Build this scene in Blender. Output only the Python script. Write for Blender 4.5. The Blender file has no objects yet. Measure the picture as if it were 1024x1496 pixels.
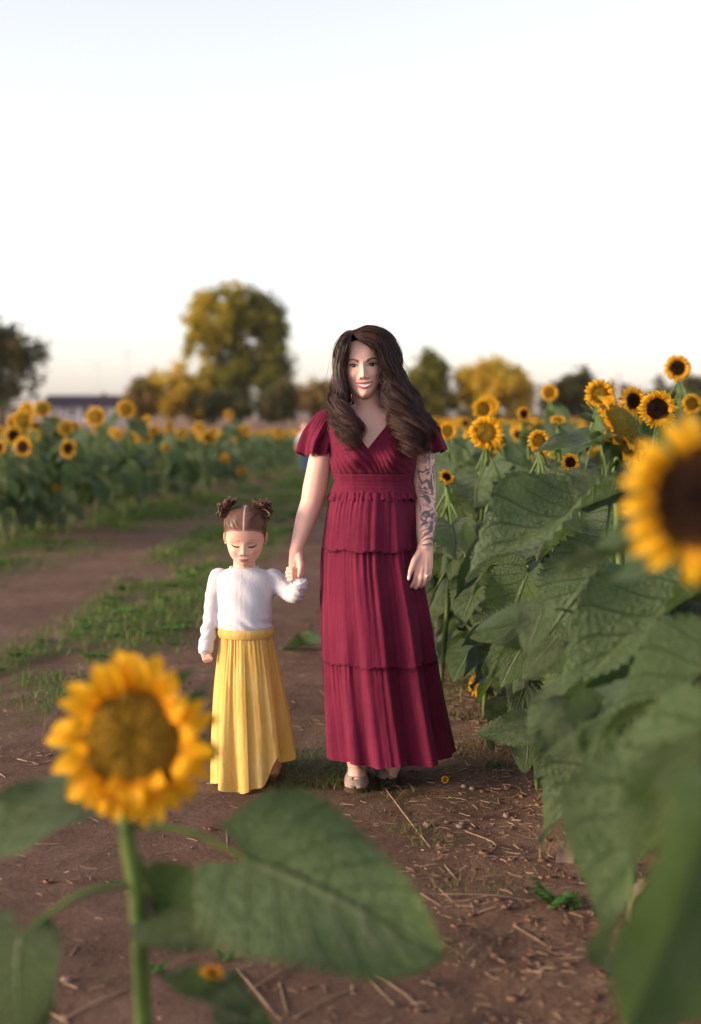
import bpy, math, random
import numpy as np
from mathutils import Vector, Matrix

# ------------------------------------------------------------------ camera
sc = bpy.context.scene
COL = sc.collection
F, CX, CY, CAMZ = 2078.0, 512.0, 748.0, 1.35      # photo pixels (1024 x 1496)
PITCH = math.atan((748 - 605) / F)
cam_d = bpy.data.cameras.new('camera')
cam = bpy.data.objects.new('camera', cam_d)
COL.objects.link(cam)
cam.location = (0, 0, CAMZ)
cam.rotation_euler = (math.pi / 2 - PITCH, 0, 0)
cam_d.sensor_fit = 'VERTICAL'
cam_d.sensor_height = 36.0
cam_d.sensor_width = 36.0
cam_d.lens = 50.0
cam_d.clip_start = 0.05
cam_d.clip_end = 5000
cam_d.dof.use_dof = True
cam_d.dof.focus_distance = 5.08
cam_d.dof.aperture_fstop = 1.6
cam_d.dof.aperture_blades = 0
sc.camera = cam

# ------------------------------------------------------------------ light
SUN_EL = math.radians(12.0)
TO_SUN = Vector((-0.97, -0.24, 0)).normalized()
world = bpy.data.worlds.new('World')
sc.world = world
world.use_nodes = True
wn = world.node_tree
wn.nodes.clear()
sky = wn.nodes.new('ShaderNodeTexSky')
sky.sky_type = 'NISHITA'
sky.sun_disc = False
sky.sun_elevation = SUN_EL
sky.sun_rotation = math.atan2(TO_SUN.x, TO_SUN.y)
sky.altitude = 0
sky.air_density = 1.0
sky.dust_density = 1.0
sky.ozone_density = 3.0
hsv = wn.nodes.new('ShaderNodeHueSaturation')
hsv.inputs['Saturation'].default_value = 0.42
bg = wn.nodes.new('ShaderNodeBackground')
bg.inputs['Strength'].default_value = 0.14
wo = wn.nodes.new('ShaderNodeOutputWorld')
wn.links.new(sky.outputs[0], hsv.inputs['Color'])
wbal = wn.nodes.new('ShaderNodeMix')
wbal.data_type = 'RGBA'
wbal.blend_type = 'MULTIPLY'
wbal.inputs[0].default_value = 1.0
wbal.inputs[7].default_value = (1.09, 0.975, 0.965, 1)      # white balance of the whole sky
wn.links.new(hsv.outputs[0], wbal.inputs[6])
wn.links.new(wbal.outputs[2], bg.inputs['Color'])
wn.links.new(bg.outputs[0], wo.inputs['Surface'])

sun_d = bpy.data.lights.new('sun', 'SUN')
sun_d.energy = 2.1
sun_d.angle = math.radians(20)
sun_d.color = (1.0, 0.76, 0.50)
sun = bpy.data.objects.new('sun', sun_d)
COL.objects.link(sun)
sv = Vector((TO_SUN.x * math.cos(SUN_EL), TO_SUN.y * math.cos(SUN_EL), math.sin(SUN_EL)))
sun.rotation_euler = sv.to_track_quat('Z', 'Y').to_euler()

sc.view_settings.view_transform = 'Standard'
sc.view_settings.look = 'None'
sc.view_settings.gamma = 1.0
sc.view_settings.exposure = 1.5
sc.view_settings.use_curve_mapping = False
sc.cycles.use_denoising = True
sc.cycles.max_bounces = 8
sc.cycles.transparent_max_bounces = 8

# ------------------------------------------------------------------ pixel helpers
FWD = Vector((0, math.cos(PITCH), -math.sin(PITCH)))
UPV = Vector((0, math.sin(PITCH), math.cos(PITCH)))

def ray(px, py):
    return FWD + Vector((1, 0, 0)) * ((px - CX) / F) + UPV * ((CY - py) / F)

def at(px, py, Y):
    d = ray(px, py)
    return Vector((0, 0, CAMZ)) + d * (Y / d.y)

def gnd(px, py, z=0.0):
    d = ray(px, py)
    return Vector((0, 0, CAMZ)) + d * ((z - CAMZ) / d.z)

def px_of(p):
    q = Vector(p) - Vector((0, 0, CAMZ))
    w = q.dot(FWD)
    return CX + F * q.x / w, CY - F * q.dot(UPV) / w

# ------------------------------------------------------------------ mesh helpers
def set_attr(me, name, cols):
    a = me.color_attributes.new(name, 'FLOAT_COLOR', 'POINT')
    c = np.ones((len(cols), 4), np.float32)
    c[:, :3] = cols
    a.data.foreach_set('color', c.ravel())

def mk_mesh(name, V, Fc, mats=(), smooth=True, cols=None, uvs=None, mi=None):
    me = bpy.data.meshes.new(name)
    V = np.asarray(V, float)
    if isinstance(Fc, np.ndarray):
        Fc = Fc.tolist()
    me.from_pydata(V.tolist(), [], Fc)
    for m in mats:
        me.materials.append(m)
    if mi is not None:
        me.polygons.foreach_set('material_index', np.asarray(mi, np.int32))
    if smooth:
        me.polygons.foreach_set('use_smooth', np.ones(len(me.polygons), bool))
    if cols is not None:
        set_attr(me, 'col', cols)
    if uvs is not None:
        ul = me.uv_layers.new(name='uv')
        idx = np.empty(len(me.loops), np.int32)
        me.loops.foreach_get('vertex_index', idx)
        ul.data.foreach_set('uv', np.asarray(uvs, np.float32)[idx].ravel())
    me.update()
    return me

def link(name, me, parent=None, mat=None):
    o = bpy.data.objects.new(name, me)
    COL.objects.link(o)
    if parent is not None:
        o.parent = parent
    if mat is not None:
        o.matrix_basis = mat
    return o

def tag(o, label, cat, group=None):
    o['label'] = label
    o['category'] = cat
    if group:
        o['group'] = group
    return o

def thing(name, label, cat, loc=(0, 0, 0), group=None, rz=0.0):
    o = bpy.data.objects.new(name, None)
    COL.objects.link(o)
    o.empty_display_size = 0.05
    o.location = loc
    o.rotation_euler = (0, 0, rz)
    return tag(o, label, cat, group)

class MB:
    """collects pieces with per-vertex colour / uv and a material index per face"""
    def __init__(s):
        s.V, s.F, s.C, s.U, s.M, s.n = [], [], [], [], [], 0
    def add(s, V, Fc, col=(1, 1, 1), uv=None, mi=0):
        V = np.asarray(V, float)
        s.V.append(V)
        if isinstance(Fc, np.ndarray):
            s.F.extend((Fc + s.n).tolist())
        else:
            s.F.extend([[i + s.n for i in f] for f in Fc])
        s.M.extend([mi] * len(Fc))
        col = np.asarray(col, float)
        s.C.append(np.broadcast_to(col, (len(V), 3)) if col.ndim == 1 else col)
        s.U.append(np.zeros((len(V), 2)) if uv is None else uv)
        s.n += len(V)
        return s
    def mesh(s, name, mats, smooth=True):
        return mk_mesh(name, np.concatenate(s.V), s.F, mats, smooth, np.concatenate(s.C), np.concatenate(s.U), s.M)

def grid_f(nu, nv, wrap=False):
    """quads over an (nu rows, nv cols) grid; wrap closes the columns"""
    i = np.arange(nu - 1)[:, None]
    j = np.arange(nv if wrap else nv - 1)[None, :]
    j2 = (j + 1) % nv
    q = np.stack(np.broadcast_arrays(i * nv + j, i * nv + j2, (i + 1) * nv + j2, (i + 1) * nv + j), -1)
    return q.reshape(-1, 4)

def tubes(P, R, k=6, cap=False):
    """P (m,n,3) paths, R (m,n) radii -> verts, faces"""
    P = np.asarray(P, float)
    if P.ndim == 2:
        P = P[None]
    R = np.broadcast_to(np.asarray(R, float), P.shape[:2])
    m, n, _ = P.shape
    T = np.gradient(P, axis=1)
    T /= np.linalg.norm(T, axis=2, keepdims=True) + 1e-12
    ref = np.zeros_like(T)
    ref[..., 0], ref[..., 1], ref[..., 2] = 0.31, 0.87, 0.38
    A = np.cross(T, ref)
    A /= np.linalg.norm(A, axis=2, keepdims=True) + 1e-12
    B = np.cross(T, A)
    a = np.arange(k) / k * 2 * np.pi
    V = P[:, :, None, :] + R[:, :, None, None] * (np.cos(a)[None, None, :, None] * A[:, :, None, :] + np.sin(a)[None, None, :, None] * B[:, :, None, :])
    g = grid_f(n, k, True)
    Fq = (g[None] + (np.arange(m) * n * k)[:, None, None]).reshape(-1, 4)
    V = V.reshape(-1, 3)
    if cap:
        Fl = Fq.tolist()
        for q in range(m):
            o = q * n * k
            Fl.append([o + i for i in range(k)][::-1])
            Fl.append([o + (n - 1) * k + i for i in range(k)])
        return V, Fl
    return V, Fq

def spline(pts, n):
    """Catmull-Rom through pts, n samples; pts (k,d)"""
    P = np.asarray(pts, float)
    k = len(P)
    E = np.concatenate([[2 * P[0] - P[1]], P, [2 * P[-1] - P[-2]]])
    t = np.linspace(0, k - 1 - 1e-9, n)
    i = t.astype(int)
    f = (t - i)[:, None]
    p0, p1, p2, p3 = E[i], E[i + 1], E[i + 2], E[i + 3]
    return 0.5 * (2 * p1 + (p2 - p0) * f + (2 * p0 - 5 * p1 + 4 * p2 - p3) * f ** 2 + (3 * p1 - p0 - 3 * p2 + p3) * f ** 3)

def sphere(c, r, nu=12, nv=16, M=None):
    """closed ellipsoid; r scalar or 3"""
    th = np.linspace(0, np.pi, nu)[1:-1]
    ph = np.arange(nv) / nv * 2 * np.pi
    V = np.stack([np.sin(th)[:, None] * np.cos(ph), np.sin(th)[:, None] * np.sin(ph), np.cos(th)[:, None] * np.ones(nv)], -1).reshape(-1, 3)
    V = np.concatenate([V, [[0, 0, 1], [0, 0, -1]]]) * np.asarray(r)
    if M is not None:
        V = V @ np.asarray(M).T
    V = V + np.asarray(c)
    Fc = grid_f(nu - 2, nv, True).tolist()
    n0 = (nu - 2) * nv
    for j in range(nv):
        Fc.append([n0, (j + 1) % nv, j])
        Fc.append([n0 + 1, n0 - nv + j, n0 - nv + (j + 1) % nv])
    return V, [f[::-1] for f in Fc[:len(Fc) - 2 * nv]] + Fc[-2 * nv:]

def capsule(p0, p1, r0, r1, k=14):
    p0, p1 = np.asarray(p0, float), np.asarray(p1, float)
    d = p1 - p0
    L = np.linalg.norm(d)
    d = d / max(L, 1e-9)
    s = np.concatenate([-np.cos(np.linspace(0.15, np.pi / 2, 5)) * r0, L + np.sin(np.linspace(0, np.pi / 2 - 0.15, 5)) * r1])
    r = np.concatenate([np.sin(np.linspace(0.15, np.pi / 2, 5)) * r0, np.cos(np.linspace(0, np.pi / 2 - 0.15, 5)) * r1])
    a = np.array([1., 0, 0]) if abs(d[0]) < 0.8 else np.array([0, 1., 0])
    A = np.cross(d, a); A /= np.linalg.norm(A)
    B = np.cross(d, A)
    t = np.arange(k) / k * 2 * np.pi
    V = p0 + s[:, None, None] * d + r[:, None, None] * (np.cos(t)[None, :, None] * A + np.sin(t)[None, :, None] * B)
    Fc = grid_f(10, k, True).tolist()
    Fc.append(list(range(k))[::-1])
    Fc.append([9 * k + i for i in range(k)])
    return V.reshape(-1, 3), Fc

def chain(mb, pts, rad, k=14):
    for i in range(len(pts) - 1):
        mb.add(*capsule(pts[i], pts[i + 1], rad[i], rad[i + 1], k))

def loft(levels, k=48, cap=True):
    """levels: (z, cx, cy, halfwidth, front, back[, power]) -> closed tube of superellipses"""
    a = np.arange(k) / k * 2 * np.pi
    V = []
    for z, cx, cy, hw, fr, bk in levels:
        x = np.cos(a) * hw + cx
        s = np.sin(a)
        y = np.where(s < 0, s * fr, s * bk) + cy
        V.append(np.stack([x, y, np.full(k, z)], -1))
    V = np.concatenate(V)
    Fc = grid_f(len(levels), k, True).tolist()
    if cap:
        Fc.append(list(range(k))[::-1])
        n = (len(levels) - 1) * k
        Fc.append([n + i for i in range(k)])
    return V, Fc

def remesh(V, Fc, voxel, it=3, fac=0.5):
    me = mk_mesh('tmp', V, Fc, smooth=False)
    o = link('tmp', me)
    m = o.modifiers.new('r', 'REMESH'); m.mode = 'VOXEL'; m.voxel_size = voxel
    s = o.modifiers.new('s', 'SMOOTH'); s.factor = fac; s.iterations = it
    dg = bpy.context.evaluated_depsgraph_get()
    res = bpy.data.meshes.new_from_object(o.evaluated_get(dg))
    bpy.data.objects.remove(o)
    bpy.data.meshes.remove(me)
    n = len(res.vertices)
    VV = np.empty(n * 3); res.vertices.foreach_get('co', VV)
    FF = [list(p.vertices) for p in res.polygons]
    bpy.data.meshes.remove(res)
    return VV.reshape(-1, 3), FF

# ------------------------------------------------------------------ numpy noise
_rs = np.random.RandomState(7)
_tab = _rs.rand(256, 256)

def vnoise(x, y):
    x, y = np.asarray(x, float), np.asarray(y, float)
    xi, yi = np.floor(x).astype(int), np.floor(y).astype(int)
    fx, fy = x - xi, y - yi
    fx, fy = fx * fx * (3 - 2 * fx), fy * fy * (3 - 2 * fy)
    g = lambda a, b: _tab[a & 255, b & 255]
    return (g(xi, yi) * (1 - fx) + g(xi + 1, yi) * fx) * (1 - fy) + (g(xi, yi + 1) * (1 - fx) + g(xi + 1, yi + 1) * fx) * fy

def fbm(x, y, o=4):
    s, a, t = 0, 1, 0
    for i in range(o):
        s = s + a * vnoise(np.asarray(x) * 2 ** i + 17.3 * i, np.asarray(y) * 2 ** i + 5.1 * i)
        t += a
        a *= 0.5
    return s / t

def sstep(a, b, x):
    t = np.clip((np.asarray(x, float) - a) / (b - a), 0, 1)
    return t * t * (3 - 2 * t)

# ------------------------------------------------------------------ materials
def nt(name):
    m = bpy.data.materials.new(name)
    m.use_nodes = True
    t = m.node_tree
    t.nodes.clear()
    out = t.nodes.new('ShaderNodeOutputMaterial')
    return m, t, out

class NB:
    """tiny node builder"""
    def __init__(s, t):
        s.t = t
    def n(s, typ, **kw):
        nd = s.t.nodes.new(typ)
        for k, v in kw.items():
            setattr(nd, k, v)
        return nd
    def set(s, nd, key, v):
        i = nd.inputs[key]
        if isinstance(v, bpy.types.NodeSocket):
            s.t.links.new(v, i)
        else:
            i.default_value = v if not (isinstance(v, tuple) and len(v) == 3 and i.type == 'RGBA') else (*v, 1)
    def math(s, op, a, b=0.0, c=None, clamp=False):
        nd = s.n('ShaderNodeMath', operation=op)
        nd.use_clamp = clamp
        s.set(nd, 0, a)
        s.set(nd, 1, b)
        if c is not None:
            s.set(nd, 2, c)
        return nd.outputs[0]
    def mix(s, f, a, b, blend='MIX'):
        nd = s.n('ShaderNodeMix', data_type='RGBA', blend_type=blend)
        s.set(nd, 0, f)
        s.set(nd, 6, a)
        s.set(nd, 7, b)
        return nd.outputs[2]
    def noise(s, scale, detail=4, rough=0.55, vec=None, dist=0.0):
        nd = s.n('ShaderNodeTexNoise')
        s.set(nd, 'Scale', scale); s.set(nd, 'Detail', detail); s.set(nd, 'Roughness', rough); s.set(nd, 'Distortion', dist)
        if vec is not None:
            s.set(nd, 'Vector', vec)
        return nd.outputs['Fac']
    def ramp(s, f, stops):
        nd = s.n('ShaderNodeValToRGB')
        e = nd.color_ramp.elements
        while len(e) < len(stops):
            e.new(0.5)
        for i, (p, c) in enumerate(stops):
            e[i].position = p
            e[i].color = (*c, 1) if not isinstance(c, (int, float)) else (c, c, c, 1)
        s.set(nd, 0, f)
        return nd.outputs['Color']
    def mapr(s, f, a, b, c=0.0, d=1.0):
        nd = s.n('ShaderNodeMapRange')
        nd.clamp = True
        s.set(nd, 0, f); s.set(nd, 1, a); s.set(nd, 2, b); s.set(nd, 3, c); s.set(nd, 4, d)
        return nd.outputs[0]
    def bump(s, h, strength, dist, normal=None):
        nd = s.n('ShaderNodeBump')
        s.set(nd, 'Height', h); s.set(nd, 'Strength', strength); s.set(nd, 'Distance', dist)
        if normal is not None:
            s.set(nd, 'Normal', normal)
        return nd.outputs[0]
    def attr(s, name):
        return s.n('ShaderNodeAttribute', attribute_name=name)
    def bsdf(s, color, rough=0.6, spec=0.3, normal=None, **kw):
        nd = s.n('ShaderNodeBsdfPrincipled')
        s.set(nd, 'Base Color', color); s.set(nd, 'Roughness', rough); s.set(nd, 'Specular IOR Level', spec)
        if normal is not None:
            s.set(nd, 'Normal', normal)
        for k, v in kw.items():
            s.set(nd, k.replace('_', ' '), v)
        return nd.outputs[0]

def add_trans(b, out, surf, color, amount, normal=None):
    tr = b.n('ShaderNodeBsdfTranslucent')
    b.set(tr, 'Color', color)
    if normal is not None:
        b.set(tr, 'Normal', normal)
    mx = b.n('ShaderNodeMixShader')
    b.set(mx, 0, amount)
    b.t.links.new(surf, mx.inputs[1])
    b.t.links.new(tr.outputs[0], mx.inputs[2])
    b.t.links.new(mx.outputs[0], out.inputs[0])

def mat_leaf():
    m, t, out = nt('leaf')
    b = NB(t)
    uv = b.n('ShaderNodeUVMap').outputs[0]
    sp = b.n('ShaderNodeSeparateXYZ'); b.set(sp, 0, uv)
    x = b.math('MULTIPLY', b.math('ABSOLUTE', b.math('SUBTRACT', sp.outputs[0], 0.5)), 2.0)
    y = sp.outputs[1]
    oi = b.n('ShaderNodeObjectInfo').outputs['Random']
    geo = b.n('ShaderNodeNewGeometry')
    obj = b.n('ShaderNodeTexCoord').outputs['Object']
    n1 = b.noise(6, 4, 0.6, obj)
    n2 = b.noise(28, 4, 0.6, obj)
    # side veins rise from the midrib
    ph = b.math('FRACT', b.math('MULTIPLY', b.math('SUBTRACT', y, b.math('MULTIPLY', b.math('POWER', x, 0.8), 0.42)), 6.5))
    d = b.math('ABSOLUTE', b.math('SUBTRACT', ph, 0.5))
    side = b.math('MULTIPLY', b.mapr(d, 0.0, 0.055, 1, 0), b.mapr(x, 0.75, 1.0, 1, 0.25))
    mid = b.mapr(x, 0.02, 0.075, 1, 0)
    vein = b.math('MAXIMUM', side, mid)
    fine = b.n('ShaderNodeTexVoronoi', feature='DISTANCE_TO_EDGE'); b.set(fine, 'Scale', 26.0); b.set(fine, 'Vector', obj)
    fv = b.mapr(fine.outputs['Distance'], 0.0, 0.06, 1, 0)
    base = b.mix(n1, (0.018, 0.055, 0.015), (0.062, 0.130, 0.028))
    hv = b.n('ShaderNodeHueSaturation'); b.set(hv, 'Color', base); b.set(hv, 'Value', b.mapr(oi, 0, 1, 0.5, 1.5)); b.set(hv, 'Hue', b.mapr(b.math('FRACT', b.math('MULTIPLY', oi, 5.7)), 0, 1, 0.458, 0.522)); base = hv.outputs[0]
    dust = b.math('MULTIPLY', b.mapr(b.math('ADD', n1, b.math('MULTIPLY', n2, 0.7)), 0.70, 0.92, 0.08, 0.85), b.mapr(b.math('FRACT', b.math('MULTIPLY', oi, 3.37)), 0.10, 0.70, 0.22, 1))
    base = b.mix(dust, base, (0.265, 0.290, 0.190))
    base = b.mix(b.math('MULTIPLY', fv, 0.10), base, (0.15, 0.20, 0.10))
    base = b.mix(b.math('MULTIPLY', vein, 0.55), base, (0.21, 0.25, 0.14))
    # yellowed, browned rims on some leaves
    rim = b.math('MULTIPLY', b.mapr(b.math('ADD', x, b.math('MULTIPLY', n2, 0.35)), 1.02, 1.22, 0, 1), b.mapr(oi, 0.45, 0.75, 0, 0.9))
    base = b.mix(rim, base, (0.19, 0.17, 0.045))
    spot = b.math('MULTIPLY', b.mapr(b.noise(17, 2, 0.5, obj), 0.70, 0.76, 0, 0.8), b.mapr(oi, 0.3, 0.9, 0, 1))
    base = b.mix(spot, base, (0.06, 0.035, 0.015))
    base = b.mix(b.math('MULTIPLY', geo.outputs['Backfacing'], 0.65), base, (0.070, 0.125, 0.038))
    h = b.math('ADD', b.math('MULTIPLY', vein, -0.8), b.math('ADD', b.math('MULTIPLY', n2, 0.5), b.math('MULTIPLY', fv, -0.12)))
    nrm = b.bump(h, 0.75, 0.06)
    surf = b.bsdf(base, b.mapr(n2, 0.3, 0.7, 0.34, 0.56), 0.5, nrm)
    add_trans(b, out, surf, b.mix(0.5, base, (0.13, 0.24, 0.02)), 0.33, nrm)
    return m

def mat_simple(name, c0, c1, scale=20, rough=0.6, spec=0.3, bump=0.0, trans=0.0, bdist=0.01, tcol=None, varyobj=0.0, attr=None, sheen=0.0):
    m, t, out = nt(name)
    b = NB(t)
    obj = b.n('ShaderNodeTexCoord').outputs['Object']
    n = b.noise(scale, 5, 0.6, obj)
    f = b.mapr(n, 0.3, 0.7)
    c = b.mix(f, c0, c1)
    if varyobj:
        oi = b.n('ShaderNodeObjectInfo').outputs['Random']
        h = b.n('ShaderNodeHueSaturation')
        b.set(h, 'Color', c)
        b.set(h, 'Value', b.mapr(oi, 0, 1, 1 - varyobj, 1 + varyobj))
        b.set(h, 'Hue', b.mapr(b.math('FRACT', b.math('MULTIPLY', oi, 7.31)), 0, 1, 0.5 - varyobj * 0.06, 0.5 + varyobj * 0.06))
        c = h.outputs[0]
    if attr:
        c = b.mix(1.0, c, b.attr(attr).outputs['Color'], 'MULTIPLY')
    nrm = b.bump(n, bump, bdist) if bump else None
    kw = {'Sheen_Weight': sheen} if sheen else {}
    s = b.bsdf(c, rough, spec, nrm, **kw)
    if trans:
        add_trans(b, out, s, tcol or c, trans)
    else:
        t.links.new(s, out.inputs[0])
    return m

def mat_petal():
    m, t, out = nt('petal')
    b = NB(t)
    uv = b.n('ShaderNodeUVMap').outputs[0]
    sp = b.n('ShaderNodeSeparateXYZ'); b.set(sp, 0, uv)
    oi = b.n('ShaderNodeObjectInfo').outputs['Random']
    wv = b.n('ShaderNodeTexWave'); b.set(wv, 'Scale', 3.2); b.set(wv, 'Distortion', 0.6); b.set(wv, 'Vector', uv)
    ln = wv.outputs['Fac']
    obj = b.n('ShaderNodeTexCoord').outputs['Object']
    n = b.noise(8, 3, 0.5, obj)
    c = b.ramp(sp.outputs[1], [(0.0, (0.70, 0.26, 0.004)), (0.35, (0.88, 0.44, 0.006)), (1.0, (0.94, 0.56, 0.014))])
    c = b.mix(b.math('MULTIPLY', n, 0.35), c, (0.75, 0.28, 0.006))
    c = b.mix(b.math('MULTIPLY', ln, 0.16), c, (0.50, 0.17, 0.004))
    c = b.mix(b.mapr(oi, 0.0, 1.0, 0.0, 0.30), c, (0.85, 0.50, 0.02))
    nrm = b.bump(ln, 0.35, 0.02)
    s = b.bsdf(c, 0.55, 0.25, nrm)
    add_trans(b, out, s, c, 0.38)
    return m

def mat_disc(name, inner, mid, outer):
    m, t, out = nt(name)
    b = NB(t)
    obj = b.n('ShaderNodeTexCoord').outputs['Object']
    sp = b.n('ShaderNodeSeparateXYZ'); b.set(sp, 0, obj)
    r = b.math('SQRT', b.math('ADD', b.math('POWER', sp.outputs[0], 2.0), b.math('POWER', sp.outputs[1], 2.0)))
    n = b.noise(5, 3, 0.5, obj)
    c = b.ramp(b.math('ADD', r, b.math('MULTIPLY', b.math('SUBTRACT', n, 0.5), 0.12)), [(0.10, inner), (0.40, mid), (0.62, outer)])
    vo = b.n('ShaderNodeTexVoronoi'); b.set(vo, 'Scale', 26.0); b.set(vo, 'Vector', obj)
    c = b.mix(b.mapr(vo.outputs['Distance'], 0.2, 0.8, 0, 0.22), c, (0.05, 0.026, 0.006))
    nrm = b.bump(vo.outputs['Distance'], 0.9, -0.05)
    t.links.new(b.bsdf(c, 0.85, 0.1, nrm), out.inputs[0])
    return m

M_LEAF = mat_leaf()
M_PETAL = mat_petal()
M_DISC_OLIVE = mat_disc('disc_olive', (0.46, 0.27, 0.026), (0.43, 0.25, 0.024), (0.32, 0.16, 0.015))
M_DISC_FAT = mat_disc('disc_green', (0.34, 0.30, 0.05), (0.40, 0.28, 0.035), (0.40, 0.24, 0.025))
M_DISC_DARK = mat_disc('disc_dark', (0.020, 0.010, 0.008), (0.045, 0.020, 0.010), (0.17, 0.072, 0.011))
M_STEM = mat_simple('stem', (0.055, 0.10, 0.020), (0.11, 0.16, 0.035), 25, 0.55, 0.3, 0.3, 0.0)
M_CALYX = mat_simple('calyx', (0.030, 0.075, 0.018), (0.07, 0.13, 0.03), 9, 0.6, 0.3, 0.2, 0.2)
M_DRYLEAF = mat_simple('dry_leaf', (0.10, 0.075, 0.050), (0.24, 0.19, 0.13), 12, 0.8, 0.1, 0.6, 0.15)
# ================================================================== ground
def row_edge_left(y):           # foot of the left sunflower field
    return np.interp(y, [8, 15, 21, 33, 45, 70], [-4.6, -3.75, -2.55, -1.55, -1.2, -0.9])

def row_edge_right(y):
    return np.interp(y, [0, 3, 7, 12, 30, 60], [0.60, 0.64, 0.70, 0.82, 1.0, 1.1])

def grass_mask(x, y):
    x, y = np.asarray(x, float), np.asarray(y, float)
    n = fbm(x * 1.7 + 3, y * 1.1, 4)
    n2 = fbm(x * 5 + 9, y * 3.5, 3)
    c = np.interp(y, [6, 9, 14, 22, 40], [-1.75, -1.38, -1.35, -0.75, -0.2])
    w = np.interp(y, [6, 10, 20, 30, 45], [0.60, 0.58, 0.75, 1.1, 1.5])
    g = sstep(1.15, 0.45, np.abs(x - c) / w) * sstep(0.30, 0.55, n + 0.32 * (n2 - 0.5)) * sstep(5.6, 7.2, y)
    le = row_edge_left(y)
    g = np.maximum(g, sstep(1.5, 0.2, np.abs(x - le - 0.2)) * sstep(0.42, 0.62, n) * sstep(8, 11, y))
    g = np.maximum(g, sstep(24, 36, y) * sstep(0.25, 0.5, n) * sstep(-0.5, 1.0, x - le))
    re = row_edge_right(y)
    g = np.maximum(g, 0.5 * sstep(0.5, 0.05, np.abs(x - re + 0.1)) * sstep(0.45, 0.7, n2) * sstep(4.5, 6, y))
    return np.clip(g, 0, 1)

def ground_h(x, y):
    x, y = np.asarray(x, float), np.asarray(y, float)
    near = sstep(60, 14, np.abs(y)) * sstep(30, 8, np.abs(x))
    re = row_edge_right(y)
    h = 0.035 * (fbm(x * 1.1, y * 0.8, 3) - 0.5)
    h = h + 0.030 * (fbm(x * 7, y * 7, 4) - 0.5) * (0.40 + 1.1 * sstep(0.0, 0.5, x))
    h = h + 0.03 * sstep(0.35, 0.85, x - re + 0.6) + 0.02 * grass_mask(x, y)
    calm = sstep(0.25, 0.7, np.hypot((x - 0.05) * 0.7, y - 5.0))
    return h * near * (0.35 + 0.65 * calm)

def axis_pts(lo, hi, step, far_lo, far_hi, n=26):
    a = np.arange(lo, hi + step / 2, step)
    g1 = hi + np.geomspace(step * 2, far_hi - hi, n)
    g0 = lo - np.geomspace(step * 2, lo - far_lo, n)
    return np.concatenate([g0[::-1], a, g1])

gx = axis_pts(-3.6, 2.0, 0.028, -2500, 2500)
gy = axis_pts(2.4, 11.5, 0.028, -400, 3000)
GX, GY = np.meshgrid(gx, gy)
GZ = ground_h(GX, GY)
Vg = np.stack([GX, GY, GZ], -1).reshape(-1, 3)
gm = grass_mask(GX, GY)
field_dry = sstep(45, 62, GY) * (0.75 + 0.25 * fbm(GX * 0.02, GY * 0.02))
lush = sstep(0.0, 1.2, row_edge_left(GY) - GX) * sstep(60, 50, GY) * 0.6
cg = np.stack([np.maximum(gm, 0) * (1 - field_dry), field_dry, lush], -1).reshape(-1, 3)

def mat_ground():
    m, t, out = nt('ground')
    b = NB(t)
    pos = b.n('ShaderNodeNewGeometry').outputs['Position']
    a = b.n('ShaderNodeSeparateColor'); b.set(a, 0, b.attr('col').outputs['Color'])
    n1 = b.noise(1.3, 5, 0.6, pos)
    n2 = b.noise(9, 6, 0.65, pos)
    n3 = b.noise(60, 6, 0.7, pos)
    n4 = b.noise(260, 3, 0.6, pos)
    c = b.ramp(b.math('ADD', b.math('MULTIPLY', n1, 0.55), b.math('MULTIPLY', n2, 0.45)),
               [(0.28, (0.110, 0.060, 0.040)), (0.50, (0.205, 0.122, 0.084)), (0.72, (0.33, 0.212, 0.155))])
    c = b.mix(b.mapr(n3, 0.35, 0.68, 0.0, 0.5), c, (0.072, 0.036, 0.024))
    c = b.mix(b.mapr(n4, 0.60, 0.72, 0, 0.5), c, (0.36, 0.25, 0.19))
    gcol = b.mix(n3, (0.045, 0.085, 0.016), (0.115, 0.165, 0.035))
    gcol = b.mix(b.mapr(n2, 0.4, 0.7, 0, 0.5), gcol, (0.10, 0.075, 0.04))
    c = b.mix(b.math('MULTIPLY', a.outputs[0], 0.85), c, gcol)
    dry = b.mix(n1, (0.20, 0.125, 0.085), (0.30, 0.19, 0.135))
    c = b.mix(a.outputs[1], c, dry)
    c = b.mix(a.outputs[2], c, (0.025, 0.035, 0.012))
    h = b.math('ADD', b.math('MULTIPLY', n2, 1.0), b.math('ADD', b.math('MULTIPLY', n3, 0.45), b.math('MULTIPLY', n4, 0.16)))
    nrm = b.bump(h, 0.95, 0.075)
    t.links.new(b.bsdf(c, 0.95, 0.12, nrm), out.inputs[0])
    return m

o = link('ground', mk_mesh('ground', Vg, grid_f(len(gy), len(gx)), [mat_ground()], True, cg))
o['kind'] = 'structure'

# ================================================================== grass, weeds, straw, clods
M_GRASS = mat_simple('grass', (0.9, 0.9, 0.9), (1.1, 1.1, 1.1), 3, 0.6, 0.25, trans=0.25, attr='col')
M_STRAW = mat_simple('straw', (0.26, 0.165, 0.105), (0.42, 0.29, 0.20), 30, 0.75, 0.2, attr='col')
M_CLOD = mat_simple('clod', (0.095, 0.049, 0.034), (0.20, 0.115, 0.082), 30, 0.95, 0.1, bump=0.7, bdist=0.004)
rng = np.random.RandomState(11)

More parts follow.
